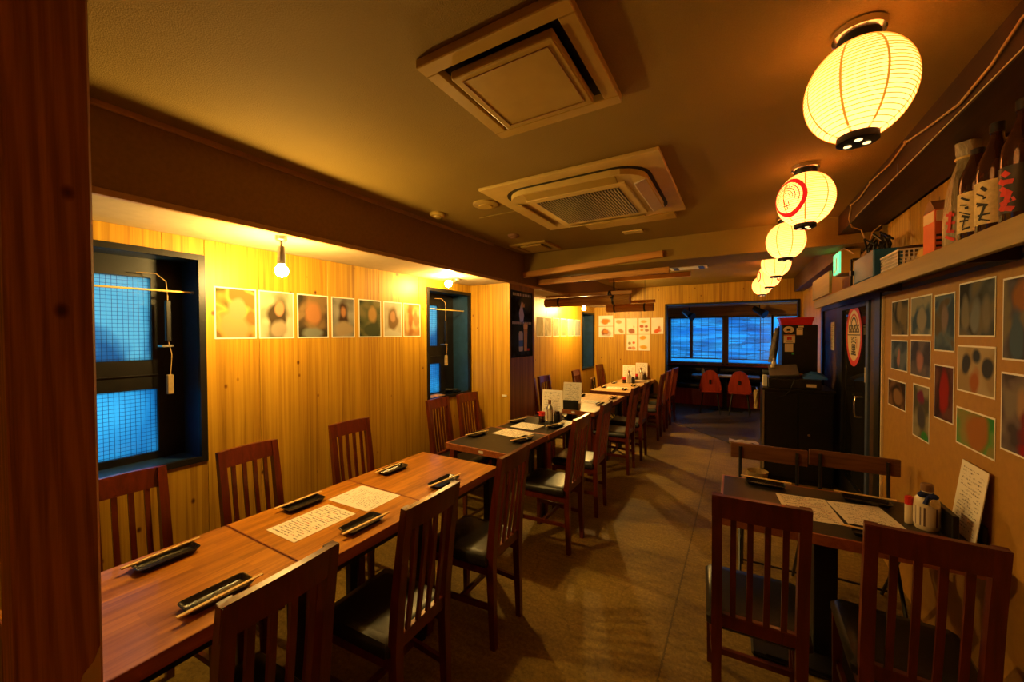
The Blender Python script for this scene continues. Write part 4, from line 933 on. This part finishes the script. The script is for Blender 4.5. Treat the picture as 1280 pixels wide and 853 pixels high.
for i, ((a, b, z0, z1), lb, bgc, fg) in enumerate(WPR):
    print_on('photo_print', lb + ' on the mustard wall', 'photo', 'prints on the mustard wall', b, a, z0, z1, ('x', XR - .0005, -1), picture('wallprint_%d' % i, bgc, fg, i + 40, abs(a - b), z1 - z0), .007)
# food menus on the end wall
FOOD = [(-2.432, -2.144, 1.70, 1.905, 'wide food sheet with one orange dish, top at the window corner', [(0, -.05, .32, .26, (.72, .24, .04))]),
        (-2.432, -2.144, 1.478, 1.69, 'wide food sheet with a brown stew bowl under the orange dish', [(-.02, -.05, .36, .34, (.30, .10, .03)), (0, 0, .2, .2, (.62, .24, .05))]),
        (-2.113, -1.912, 1.538, 1.845, 'narrow food sheet with two pale dishes', [(-.1, .28, .28, .12, (.55, .38, .18)), (.1, -.3, .24, .14, (.42, .26, .10))]),
        (-1.882, -1.687, 1.538, 1.842, 'food sheet with brown meat at its foot', [(0, -.28, .34, .16, (.34, .13, .08)), (.2, -.05, .1, .1, (.45, .4, .2))]),
        (-1.658, -1.455, 1.538, 1.84, 'food sheet with five dishes', [(0, .28, .3, .10, (.66, .38, .12)), (-.22, -.02, .17, .09, (.45, .13, .06)), (.22, -.02, .17, .09, (.42, .12, .06)), (-.22, -.25, .17, .08, (.68, .30, .06)), (.22, -.25, .17, .08, (.40, .22, .12))]),
        (-1.427, -1.216, 1.54, 1.838, 'food sheet with a red dish, next to the opening', [(0, -.3, .36, .16, (.62, .12, .03)), (.15, -.12, .1, .1, (.56, .2, .06))]),
        (-1.882, -1.687, 1.228, 1.53, 'lower food sheet with four small dishes', [(-.22, -.05, .15, .08, (.30, .22, .10)), (.2, -.03, .16, .09, (.60, .12, .05)), (-.2, -.36, .16, .08, (.42, .20, .12)), (.2, -.34, .17, .09, (.62, .30, .18))]),
        (-1.658, -1.455, 1.228, 1.532, 'lower food sheet with two yellow dishes', [(-.12, .3, .3, .13, (.66, .36, .05)), (-.12, -.28, .3, .13, (.64, .38, .05))])]
for i, (a, b, z0, z1, lb, fg) in enumerate(FOOD):
    print_on('food_menu', lb + ' on the end wall', 'menu', 'food sheets on the end wall', a, b, z0, z1, ('y', YF), picture('food_%d' % i, [(.78, .74, .66), (.82, .78, .70)], fg, i + 70, b - a, z1 - z0, 1.0), .006)
# beer poster on the pillar
def flat(parent, name, m, poly, d0, d1): return mk(name, G().prism(poly, d0, d1), m, [c for c in parent.children if c.name.startswith('image')][0])
def rect(x0, y0, x1, y1): return [(x0, y0), (x1, y0), (x1, y1), (x0, y1)]
t = print_on('beer_poster', 'dark glossy beer poster with a can and a full glass on the pillar', 'poster', None, 3.436, 3.915, 1.302, 2.008, ('x', XB, 1), picture('poster_ground', [(.012, .012, .014), (.03, .04, .07), (.05, .08, .16)], [(0, -.18, .46, .26, (.05, .10, .26)), (.2, .36, .3, .16, (.16, .16, .16))], 90, .48, .70), .002, 'black')
M['gold'] = plain('gold_print', (.62, .42, .10), .4, 0, .4); M['silver'] = plain('silver_print', (.55, .57, .60), .35, 0, .5)
flat(t, 'printed_can', M['silver'], [(-.07, -.29), (.005, -.29), (.012, -.27), (.012, -.10), (.0, -.075), (-.065, -.075), (-.077, -.10), (-.077, -.27)], .0016, .0022)
flat(t, 'printed_band', M['blue'], rect(-.077, -.24, .012, -.17), .0022, .0026)
flat(t, 'printed_glass', M['gold'], [(.04, -.29), (.10, -.29), (.115, -.05), (.03, -.05)], .0016, .0022)
flat(t, 'printed_foam', M['white'], [(.028, -.05), (.117, -.05), (.122, -.01), (.10, .015), (.05, .018), (.022, -.01)], .0016, .0023)
flat(t, 'printed_mascot_shape', M['steel'], [(-.05, .02), (.02, .03), (.04, .10), (.01, .17), (.03, .22), (-.01, .25), (-.04, .19), (-.07, .12)], .0016, .002)
flat(t, 'printed_crown', M['gold'], [(-.01, .185), (.05, .185), (.055, .23), (.035, .21), (.02, .235), (.005, .21), (-.012, .23)], .002, .0024)
for k in range(11): flat(t, 'printed_letter', M['silver'], rect(-.20 + k * .037, .30, -.20 + k * .037 + .024, .328), .0016, .002)
for k in range(13): flat(t, 'printed_letter', M['silver'], rect(-.215 + k * .033, .0, -.215 + k * .033 + .022, .026), .0024, .0028)
flat(t, 'printed_seal', M['redprint'], rect(.11, -.29, .16, -.265), .0016, .002)

# ================================================================== BOTTLE SHELF
sh = thing('wall_shelf', 'long cream wall shelf carrying bottles above the photo prints', 'shelf', (.74, 2.0, 1.79))
mk('board', G().box((.67, -1.0, 1.845), (.849, 4.98, 1.866)), M['shelf'], sh, world=True)
mk('fascia', G().box((.65, -1.0, 1.79), (.67, 4.98, 1.868), .002), M['shelf'], sh, world=True)
for yy in (.9, 2.05, 3.2): mk('bracket', G().box((.69, yy, 1.80), (.835, yy + .02, 1.845)), M['duct'], sh, world=True)
SZ = 1.8665
def sake(x, y, label, glass, labm, red=False, h=.39, r=.046, wrapcap=False):
    t = thing('sake_bottle', label, 'bottle', (x, y, SZ), group='tall bottles on the shelf')
    mk('glass', G().lathe([(r * .9, 0), (r, .008), (r, .20), (r * .93, .235), (r * .55, .285), (r * .34, .315), (r * .30, h - .03), (r * .34, h - .028), (r * .34, h - .008), (r * .30, h)], 24), M[glass], t, True)
    if labm:
        n = 14; g = G()
        g.loft([[Vector(((r + .0008) * math.cos(PI * .55 + 1.45 * PI * k / n - .5), (r + .0008) * math.sin(PI * .55 + 1.45 * PI * k / n - .5), z)) for z in (.035, .175)] for k in range(n + 1)], cap=False, closed=False)
        lo_ = mk('label', g, M[labm], t, True)
        st = [(-.012, .155, .012, .150), (-.018, .142, .004, .128), (-.006, .125, .014, .128), (-.016, .110, .012, .100), (-.014, .092, .010, .094), (0, .088, -.004, .05), (-.016, .07, .014, .074), (-.012, .052, .012, .048)]
        rs = random.Random(label)
        for (u0, z0, u1, z1) in st:
            u0 += rs.uniform(-.006, .006); u1 += rs.uniform(-.008, .004); z0 += rs.uniform(-.008, .008); z1 += rs.uniform(-.012, .004); wd = rs.uniform(.002, .005) if not red else rs.uniform(.004, .007); az = math.radians(215 if not red else 205); sc_ = 1.0 if not red else 1.25
            g = G(); d = Vector((u1 - u0, z1 - z0)); nn = Vector((-d.y, d.x)).normalized() * wd
            def P(u, z): a = az + u * sc_ / r; return Vector(((r + .0016) * math.cos(a), (r + .0016) * math.sin(a), z))
            g.loft([[P(u0 + nn.x, z0 + nn.y), P(u0 - nn.x, z0 - nn.y)], [P((u0 + u1) / 2 + nn.x, (z0 + z1) / 2 + nn.y), P((u0 + u1) / 2 - nn.x, (z0 + z1) / 2 - nn.y)], [P(u1 + nn.x, z1 + nn.y), P(u1 - nn.x, z1 - nn.y)]], cap=False, closed=False)
            mk('brush_stroke', g, M['redprint'] if red else M['ink'], lo_)
    mk('cap', G().lathe([(r * .38, h - .026), (r * .38, h + .004), (r * .30, h + .006)], 18), M['black'], t, True)
    return t
def wrapped(x, y):
    t = thing('wrapped_bottle', 'bottle wrapped in crinkled clear film with a tied top, on the shelf', 'bottle', (x, y, SZ))
    rings = []; n = 22
    for (r, z) in ((.058, 0), (.060, .10), (.057, .20), (.044, .28), (.030, .33), (.030, .35), (.033, .36), (.034, .40)):
        rings.append([Vector((r * (1 + .07 * math.sin(5 * a * 1 + 9 * z) + .03 * math.sin(9 * a)) * math.cos(a), r * (1 + .07 * math.sin(5 * a + 9 * z)) * math.sin(a), z)) for a in [k * 2 * PI / n for k in range(n)]])
    film = mk('film', G().loft(rings), M['wrap'], t, True)
    for (u0, z0, u1, z1) in ((-.014, .13, .012, .125), (0, .14, -.004, .06), (-.014, .10, .014, .095), (-.012, .07, .012, .062), (-.016, .05, .012, .03)):
        g = G(); az = math.radians(212); d = Vector((u1 - u0, z1 - z0)); nn = Vector((-d.y, d.x)).normalized() * .005
        def P(u, z): a = az + u / .06; return Vector((.0655 * math.cos(a), .0655 * math.sin(a), z))
        g.loft([[P(u0 + nn.x, z0 + nn.y), P(u0 - nn.x, z0 - nn.y)], [P(u1 + nn.x, z1 + nn.y), P(u1 - nn.x, z1 - nn.y)]], cap=False, closed=False); mk('brush_stroke', g, M['redprint'], film)
    mk('string', G().lathe([(.033, .338), (.034, .342), (.033, .346)], 18), M['cream'], t, True)
wrapped(.74, 2.155)
sake(.72, 2.025, 'brown bottle with a cream label, next to the film-wrapped bottle', 'brownglass', 'labelcream', h=.325)
sake(.72, 1.905, 'brown bottle with a cream label, next to the red-lettered bottle', 'brownglass', 'labelcream', h=.36)
sake(.72, 1.765, 'brown bottle with red brush lettering on a dark label', 'brownglass', 'laminate', True, h=.365)
sake(.80, 1.965, 'plain brown bottle standing behind the cream-labelled bottles', 'brownglass', None, h=.325)
sake(.80, 1.845, 'plain brown bottle standing behind the red-lettered bottle', 'brownglass', None, h=.36)
t = thing('drink_carton', 'orange drink carton with a gabled top on the shelf', 'carton', (.745, 2.37, SZ), (0, 0, .05))
mk('box', G().box((-.045, -.05, 0), (.045, .05, .20), .002), M['orange'], t)
mk('gable', G().prism([(-.05, .20), (.05, .20), (.012, .245), (-.012, .245)], -.045, .045, 'x'), M['cork'], t)
mk('printed_label', G().box((-.0462, -.045, .15), (-.045, .045, .195)), M['creamprint'], t)
mk('printed_label', G().box((-.04, -.0512, .15), (.0, -.05, .195)), M['creamprint'], t)
mk('printed_dot', G().lathe([(.012, -.0012), (.012, 0)], 14), M['creamprint'], t, loc=(.01, -.0505, .12), rot=(PI / 2, 0, 0))
for k in range(4): mk('printed_stroke', G().box((-.04, -.0512, .02 + k * .022), (.03 - .008 * (k % 2), -.05, .03 + k * .022)), M['ink'], t)
# basket
t = thing('plastic_basket', 'white perforated plastic basket on the shelf', 'basket', (.74, 2.75, SZ))
def lattice(a, b, u, v, nx, nz):
    g = G(); th = .0025
    for i in range(nx + 1):
        p = Vector(a) + Vector(u) * i / nx; g.bar(p, p + Vector(v), .006, .004)
    for j in range(nz + 1):
        p = Vector(a) + Vector(v) * j / nz; g.bar(p, p + Vector(u), .006, .004)
    return g
mk('front_lattice', lattice((-.07, -.14, 0), 0, (0, .28, 0), (0, 0, .085), 16, 5), M['white'], t)
mk('rear_lattice', lattice((.07, -.14, 0), 0, (0, .28, 0), (0, 0, .085), 16, 5), M['white'], t)
mk('end_lattice', lattice((-.07, -.14, 0), 0, (.14, 0, 0), (0, 0, .085), 8, 5), M['white'], t)
mk('end_lattice', lattice((-.07, .14, 0), 0, (.14, 0, 0), (0, 0, .085), 8, 5), M['white'], t)
mk('base', G().box((-.07, -.14, 0), (.07, .14, .004)), M['white'], t)
mk('rim', G().bar((-.07, -.143, .087), (-.07, .143, .087), .01, .008).bar((.07, -.143, .087), (.07, .143, .087), .01, .008).bar((-.07, -.14, .087), (.07, -.14, .087), .01, .008).bar((-.07, .14, .087), (.07, .14, .087), .01, .008), M['white'], t)
tag(mk('brown_bowl', G().lathe([(.03, 0), (.055, .012), (.06, .02), (.055, .018), (.03, .006)], 20, (.75, 2.72, SZ + .094)), M['duct'], smooth=True), 'shallow brown dish resting on the white basket', 'bowl')
tag(mk('snack_packet', G().box((-.03, -.05, 0), (.03, .05, .075), .015, seg=2), M['gold'], loc=(.74, 2.525, SZ), rot=(0, .2, 0)), 'small golden packet on the shelf between basket and carton', 'packet')
# teal speaker
t = thing('wall_speaker', 'teal box speaker with a black bracket at the end of the shelf', 'speaker', (.70, 3.22, SZ))
mk('cabinet', G().box((.66, 3.0, SZ + .006), (.80, 3.45, SZ + .165), .006), M['teal'], t, world=True)
mk('end_plate', G().box((.662, 3.45, SZ + .01), (.798, 3.475, SZ + .16)), M['cream'], t, world=True)
mk('bracket', G().bar((.655, 3.48, SZ - .01), (.655, 3.48, SZ + .185), .012, .012).bar((.655, 3.46, SZ + .18), (.80, 3.46, SZ + .18), .012, .012).box((.645, 3.44, SZ + .07), (.668, 3.495, SZ + .10)), M['black'], t, world=True)
for yy in (3.05, 3.4): mk('rubber_foot', G().lathe([(.012, SZ), (.012, SZ + .007)], 12, (.69, yy, 0)), M['black'], t, world=True)
cb = G(); rnd = random.Random(3)
for k in range(16):
    p0 = Vector((.68 + rnd.random() * .1, 3.05 + rnd.random() * .38, SZ + .17)); cb.tube([p0, p0 + Vector((rnd.uniform(-.03, .03), rnd.uniform(-.04, .04), .05)), p0 + Vector((rnd.uniform(-.03, .03), rnd.uniform(-.05, .05), .10)), p0 + Vector((rnd.uniform(-.02, .02), rnd.uniform(-.08, .08), .04))], .006, 6)
tag(mk('cable_bundle', cb, M['black'], smooth=True), 'tangle of black cables on top of the teal speaker', 'cables')
# exit sign
t = thing('exit_sign', 'lit green exit sign box above the dark door', 'sign', (.72, 4.0, 2.0))
mk('housing', G().box((.665, 3.86, 2.005), (.78, 4.10, 2.185), .004), M['creamdark'], t, world=True)
mk('lit_face', G().box((.655, 3.87, 2.015), (.665, 4.09, 2.175)), M['exitglow'], t, world=True)
mk('sign_arm', G().box((.75, 3.96, 2.08), (.85, 4.0, 2.12)), M['creamdark'], t, world=True)
mk('printed_figure', G().box((.654, 3.95, 2.04), (.655, 3.985, 2.14)).box((.654, 4.0, 2.03), (.655, 4.06, 2.05)), M['white'], t, world=True)
# cable along the duct
tag(mk('cable_run', G().tube([(.617, .9, 2.33), (.617, 1.53, 2.351), (.617, 1.67, 2.315), (.617, 1.86, 2.300), (.617, 2.1, 2.335), (.617, 2.335, 2.375), (.617, 2.55, 2.36), (.617, 2.856, 2.380), (.617, 3.1, 2.362), (.617, 3.299, 2.375), (.617, 3.36, 2.30), (.64, 3.40, 2.255), (.70, 3.46, 2.24), (.74, 3.47, 2.12)], .0042, 8), M['wire'], smooth=True), 'cream cable clipped along the dark duct', 'cable')
tag(mk('thin_cord', G().tube([(.6205, .8, 2.276), (.6205, 3.2, 2.277)], .002, 6), M['creamprint']), 'thin pale cord along the lower edge of the duct', 'cord')
for k, yy in enumerate((2.335, 2.856, 3.299)): tag(mk('cable_tie', G().sphere((.615, yy, 2.377), .008, 8, 6), M['wire']), 'pale cable knot on the duct, ' + ['nearest the first lantern', 'midway along the cable', 'near the crossing beam'][k], 'cable tie')
tag(mk('tape_piece', G().box((.6235, 2.46, 2.285), (.6249, 2.475, 2.33)), M['bluestrip']), 'small bluish tape strip on the duct', 'tape')
for k, pts in enumerate(([(.68, 3.55, 2.10), (.69, 3.9, 2.2), (.66, 4.2, 2.21), (.67, 4.05, 2.19)], [(.72, 3.5, 2.05), (.78, 3.56, 2.24), (.83, 3.5, 2.29)])):
    tag(mk('loose_cable', G().tube(pts, .004, 6), M['wire'], smooth=True), ['pale loose cable drooping to the exit sign', 'pale loose cable rising behind the teal speaker'][k], 'cable')
tag(mk('hanging_sign_board', G().box((.63, 4.10, 1.875), (.65, 4.95, 2.06), .002), M['shelf']), 'plain tan board over the dark door', 'board')

# ================================================================== DARK DOOR
d = sroot('door_1', (XR, 4.7, 0), 'black framed glass door with a round red emblem')
DX = XR
mk('frame', G().box((DX - .02, 3.60, 0), (DX + .08, 3.72, 1.845)).box((DX - .02, 5.76, 0), (DX + .08, 5.86, 1.845)).box((DX - .02, 3.72, 1.80), (DX + .08, 5.76, 1.87)), M['black'], d, world=True)
mk('side_panel', G().box((DX + .01, 3.72, 0), (DX + .05, 3.95, 1.80)), M['duct'], d, world=True)
mk('stile', G().box((DX - .005, 3.955, 0), (DX + .05, 4.02, 1.80), .003), M['bluestrip'], d, world=True)
mk('stile', G().box((DX - .005, 4.84, 0), (DX + .05, 5.09, 1.80), .003), M['black'], d, world=True)
mk('rail', G().box((DX - .005, 4.02, 0), (DX + .05, 4.84, .22), .003).box((DX - .005, 4.02, 1.76), (DX + .05, 4.84, 1.80), .003), M['black'], d, world=True)
mk('glass_pane', G().box((DX + .012, 4.02, .22), (DX + .02, 4.84, 1.76)), M['doorglass'], d, world=True)
mk('leaf_panel', G().box((DX - .002, 5.09, 0), (DX + .05, 5.76, 1.80), .002), M['duct'], d, world=True)
mk('handle', G().tube([(DX - .002, 4.10, 1.03), (DX - .045, 4.10, 1.03), (DX - .05, 4.10, .99), (DX - .05, 4.10, .91), (DX - .045, 4.10, .87), (DX - .002, 4.10, .87)], .009, 10), M['chrome'], d, True, True)
struct('wall_behind_door', G().box((.93, 3.585, 0), (1.0, 5.86, 1.87)), M['black'], 'dark space behind the glass door')
# round emblem on the glass
em = thing('round_emblem', 'round red and cream shop emblem on the glass door', 'emblem', (DX + .010, 4.455, 1.525), (PI / 2, 0, -PI / 2))
def disc2(r0, r1, z, m, name, a0=0, a1=360, cy=0.0, sy=1.0):
    g = G(); n = 48; rows = []
    for k in range(n + 1):
        a = math.radians(a0 + (a1 - a0) * k / n); rows.append([Vector((r0 * math.cos(a), cy + r0 * math.sin(a) * sy, z)), Vector((r1 * math.cos(a), cy + r1 * math.sin(a) * sy, z)), Vector((r1 * math.cos(a), cy + r1 * math.sin(a) * sy, z + .0012)), Vector((r0 * math.cos(a), cy + r0 * math.sin(a) * sy, z + .0012))])
    g.loft(rows, cap=False); return mk(name, g, m, em)
mk('disc', G().lathe([(.262, 0), (.262, .0015)], 56), M['creamprint'], em)
disc2(.222, .272, .0016, M['redprint'], 'red_ring')
disc2(.135, .150, .0016, M['redprint'], 'red_arc', 20, 160, .04)
disc2(.085, .100, .0016, M['ink'], 'black_arc', 20, 160, .06)
mk('bar', G().box((-.21, .0, .0016), (.21, .008, .0028)), M['ink'], em)
for k in range(8):
    x = -.175 + k * .045
    mk('letter_block', G().box((x, .025, .0016), (x + .010, .095, .0028)).box((x + .010, .08 if k % 3 else .05, .0016), (x + .032, .093 if k % 3 else .063, .0028)).box((x + .024, .025 if k % 2 else .055, .0016), (x + .034, .06 if k % 2 else .09, .0028)).box((x + .01, .025, .0016), (x + .03, .036, .0028)), M['ink'], em)
def glyph(txt, size, parent, m, loc, name):
    cu = bpy.data.curves.new(name, 'FONT'); cu.body = txt; cu.size = size; cu.align_x = 'CENTER'; cu.align_y = 'CENTER'; cu.extrude = .0008; cu.offset = size * .012
    tmp = bpy.data.objects.new(name, cu); C.objects.link(tmp); dg = bpy.context.evaluated_depsgraph_get(); dg.update()
    me = bpy.data.meshes.new_from_object(tmp.evaluated_get(dg)); bpy.data.objects.remove(tmp); bpy.data.curves.remove(cu)
    me.materials.clear(); return mk(name, me, m, parent, loc=loc)
glyph('童', .17, em, M['ink'], (0, -.11, .0026), 'brush_character')
for k in range(3): mk('small_mark', G().box((-.09 + k * .07, -.022, .0016), (-.05 + k * .07, -.014, .0026)), M['ink'], em)
mk('small_mark', G().box((.10, -.11, .0016), (.112, -.03, .0026)), M['redprint'], em)
print_on('paper_notice', 'narrow white notice on the dark door leaf', 'notice', None, 5.20, 5.38, 1.365, 1.66, ('x', DX - .002, -1), printed('notice_print', (.62, .55, .46), (.1, .08, .07), .18, .29, 14, .52, .02), .004)
print_on('paper_slip', 'small white slip with a red head on the door glass', 'notice', None, 4.05, 4.11, 1.15, 1.27, ('x', DX + .012, -1), M['creamprint'], .004)

# ================================================================== BLACK CABINET AND COUNTER THINGS
c = thing('counter_cabinet', 'black counter cabinet beside the glass door', 'cabinet', (.5, 5.1, 0))
mk('body', G().box((.225, 4.87, .05), (.80, 5.38, .95), .004), M['black'], c, world=True)
mk('top', G().box((.205, 4.85, .95), (.81, 5.38, .975), .003), M['black'], c, world=True)
mk('plinth', G().box((.24, 4.90, 0), (.79, 5.36, .05)), M['black'], c, world=True)
mk('corner_strip', G().box((.206, 4.852, .02), (.222, 4.868, .95)), M['steel'], c, world=True)
mk('side_panel', G().box((.205, 4.88, .02), (.224, 5.36, .94)), M['blackmetal'], c, world=True)
mk('door', G().box((.24, 4.862, .06), (.51, 4.872, .93), .002), M['black'], c, world=True)
cdoor = mk('door', G().box((.515, 4.862, .06), (.79, 4.872, .93), .002), M['black'], c, world=True)
mk('knob', G().lathe([(.008, 0), (.012, .01), (.010, .02)], 12), M['cork'], cdoor, True, True, (.60, 4.862, .52), (PI / 2, 0, 0))
mk('towel_bar', G().tube([(.165, 4.90, .92), (.165, 5.30, .92)], .006, 8), M['steel'], c, True, True)
t = thing('cash_drawer', 'black cash drawer with a cream label on the counter cabinet', 'drawer', (.48, 5.1, .975))
mk('case', G().box((.26, 4.88, .976), (.70, 5.25, 1.075), .004), M['blackmetal'], t, world=True); mk('label', G().box((.58, 4.879, 1.0), (.66, 4.8805, 1.03)), M['creamprint'], t, world=True); mk('drawer_front', G().box((.275, 4.875, .985), (.57, 4.881, 1.065)), M['black'], t, world=True)
t = thing('register_terminal', 'grey slanted register terminal on the cash drawer', 'register', (.40, 5.05, 1.076))
mm = Matrix.Translation((.39, 5.06, 1.135)) @ Matrix.Rotation(.32, 4, 'X') @ Matrix.Rotation(-.10, 4, 'Y')
mk('keyboard', G().box((-.12, -.14, .0), (.14, .14, .02), .004, mm), M['darkgrey'], t, world=True); mk('body', G().prism([(4.93, 1.0765), (5.2, 1.0765), (5.2, 1.17), (4.93, 1.09)], .28, .52, 'x'), M['blackmetal'], t, world=True)
mk('cable', G().tube([(.50, 4.93, 1.085), (.48, 4.85, 1.08), (.44, 4.843, .96), (.40, 4.843, .91), (.31, 4.843, .87)], .003, 6), M['black'], t, True, True)
tag(mk('tape_roll_holder', G().lathe([(.022, 0), (.024, .02), (.02, .03)], 14, (.31, 5.12, 1.172)), M['ceramic'], smooth=True), 'cream tape reel sitting on the register', 'reel')
t = thing('white_bottle', 'small cream bottle with a grey cap behind the register', 'bottle', (.33, 5.27, .976))
mk('body', G().lathe([(.024, 0), (.025, .20), (.022, .24), (.012, .26)], 14), M['ceramic'], t, True); mk('cap', G().lathe([(.013, .26), (.013, .29)], 12), M['steel'], t, True)
g = G(); rings = []
for k in range(9):
    x = .56 + .2 * k / 8; hh = .06 * math.sin(PI * (k + .6) / 9.2) + .01; rings.append([Vector((x, 4.95, 1.076)), Vector((x, 4.96, 1.076 + hh * .7)), Vector((x, 5.04, 1.076 + hh + .006 * (k % 2))), Vector((x, 5.14, 1.076 + hh * .8)), Vector((x, 5.16, 1.076))])
tag(mk('blue_bag', g.loft(rings), M['blue'], smooth=True), 'crumpled blue plastic bag on the cash drawer', 'bag')
tag(mk('wooden_box', G().box((-.05, -.03, 0), (.05, .03, .025), .003), M['batten'], loc=(.545, 5.22, 1.0765), rot=(0, 0, .3)), 'small wooden block on the cash drawer behind the bag', 'block')
tag(mk('tissue_box', G().box((.215, 5.0, .976), (.255, 5.12, 1.09), .003), M['white']), 'pale tissue box standing at the counter edge', 'box')
g = G(); rings = []
for k in range(8):
    z = .93 - .19 * k / 7; rings.append([Vector((.155 + .022 * math.cos(a) + .006 * math.sin(3 * a + k), 4.96 + .05 * math.sin(a) * (1 + .2 * math.sin(k)), z)) for a in [j * 2 * PI / 12 for j in range(12)]])
tag(mk('hanging_towel', g.loft(rings), M['towel'], smooth=True), 'beige towel hung on the counter side', 'towel')
# tall black fridge
t = thing('tall_fridge', 'tall black fridge with payment stickers behind the counter', 'fridge', (.57, 5.65, 0))
mk('body', G().box((.415, 5.42, .03), (.74, 5.95, 1.64), .008), M['black'], t, world=True)
mk('door', G().box((.417, 5.405, .06), (.738, 5.42, 1.635), .004), M['black'], t, world=True)
mk('foot', G().box((.42, 5.43, 0), (.735, 5.94, .03)), M['blackmetal'], t, world=True)
def sticker(x0, x1, z0, z1, lb, m=None, rnd_=False):
    s = thing('payment_sticker', lb, 'sticker', ((x0 + x1) / 2, 5.4045, (z0 + z1) / 2), (PI / 2, 0, 0), 'payment stickers on the fridge')
    w, h = x1 - x0, z1 - z0
    if rnd_:
        o = mk('paper', G().lathe([(.5, 0), (.5, .001)], 28), M['creamprint'], s); o.scale = (w, h, 1)
        mk('print', G().box((-w * .18, -h * .16, .001), (w * .18, h * .16, .0015)), M['ink'], s); mk('print', G().box((-w * .1, -h * .4, .001), (w * .1, -h * .28, .0015)), M['redprint'], s)
    else:
        mk('paper', G().box((-w / 2, -h / 2, 0), (w / 2, h / 2, .001)), M['creamprint'], s)
    return s, w, h
sticker(.425, .525, 1.545, 1.625, 'oval cream sticker on the fridge door', rnd_=True)
s, w, h = sticker(.430, .535, 1.435, 1.528, 'cream sticker with a red mark on the fridge door'); mk('print', G().box((-w / 2, h / 2 - .012, .001), (w / 2, h / 2 - .004, .0015)), M['redprint'], s); mk('print', G().box((-.022, -.012, .001), (.0, .022, .0015)).box((.0, .0, .001), (.022, .022, .0015)).box((.008, -.012, .001), (.022, .004, .0015)), M['redprint'], s); mk('print', G().box((-.03, -.032, .001), (.03, -.024, .0015)), M['ink'], s)
s, w, h = sticker(.440, .518, 1.335, 1.428, 'cream sticker lowest on the fridge door'); mk('print', G().box((-.030, .026, .001), (-.018, .036, .0015)), M['redprint'], s); mk('print', G().box((-.010, .028, .001), (.030, .034, .0015)), M['ink'], s)
s, w, h = sticker(.548, .605, 1.525, 1.603, 'narrow cream sticker on the fridge door beside the oval one'); mk('print', G().box((-.02, .02, .001), (.02, .026, .0015)), M['ink'], s)
sticker(.560, .612, 1.610, 1.628, 'thin cream strip at the top of the fridge door')
s, w, h = sticker(.505, .527, 1.305, 1.325, 'tiny green sticker on the fridge door'); s.children[0].data.materials[0] = M['green'] if 'green' in M else plain('green_print', (.05, .5, .12), .5)
t = thing('red_tray', 'red plastic tray on top of the tall fridge', 'tray', (.55, 5.55, 1.64))
g = G(); g.loft([[Vector((sx * a, sy * bb, z)) for sx, sy in ((-1, -1), (1, -1), (1, 1), (-1, 1))] for a, bb, z in ((.14, .12, 0), (.16, .14, .085), (.168, .148, .085), (.168, .148, .078), (.162, .142, .078), (.155, .135, .082), (.135, .115, .006))])
mk('shell', g, M['red'], t)
# jacket hanging beside the fridge
g = G(); rings = []
for k in range(12):
    z = 1.61 - .40 * k / 11; wv = .02 + .020 * k / 11
    rings.append([Vector((.375 - .05 * k / 11 + wv * math.cos(a) * (1 + .25 * math.sin(4 * a + k * .5)), 5.50 + .10 * math.sin(a) * (.6 + .5 * k / 11), z)) for a in [j * 2 * PI / 16 for j in range(16)]])
t = thing('hanging_jacket', 'grey jacket hanging on the side of the tall fridge', 'jacket', (.35, 5.5, 1.2))
mk('cloth', g.loft(rings), M['cloth'], t, True, True); mk('hook', G().tube([(.4145, 5.5, 1.645), (.385, 5.5, 1.65), (.378, 5.5, 1.61)], .005, 6), M['steel'], t, True, True)
g = G(); rings = []
for k in range(10):
    x = -.13 + .36 * k / 9; rings.append([Vector((x, 6.22 + .05 * math.sin(k), .007)), Vector((x, 6.24, .03 + .012 * math.sin(k * 2))), Vector((x, 6.36, .035 + .012 * math.cos(k * 1.7))), Vector((x, 6.46 + .04 * math.cos(k), .007))])
tag(mk('floor_cloth', g.loft(rings), M['rug'], smooth=True), 'pale pinkish cloth lying on the floor before the counter', 'cloth')
tag(mk('floor_basket', G().lathe([(.08, 0), (.10, .12), (.095, .12), (.075, .01)], 20, (.16, 4.75, 0)), M['towel'], smooth=True), 'small beige bin on the floor beside the black counter', 'bin')
print('objects', len(bpy.data.objects))
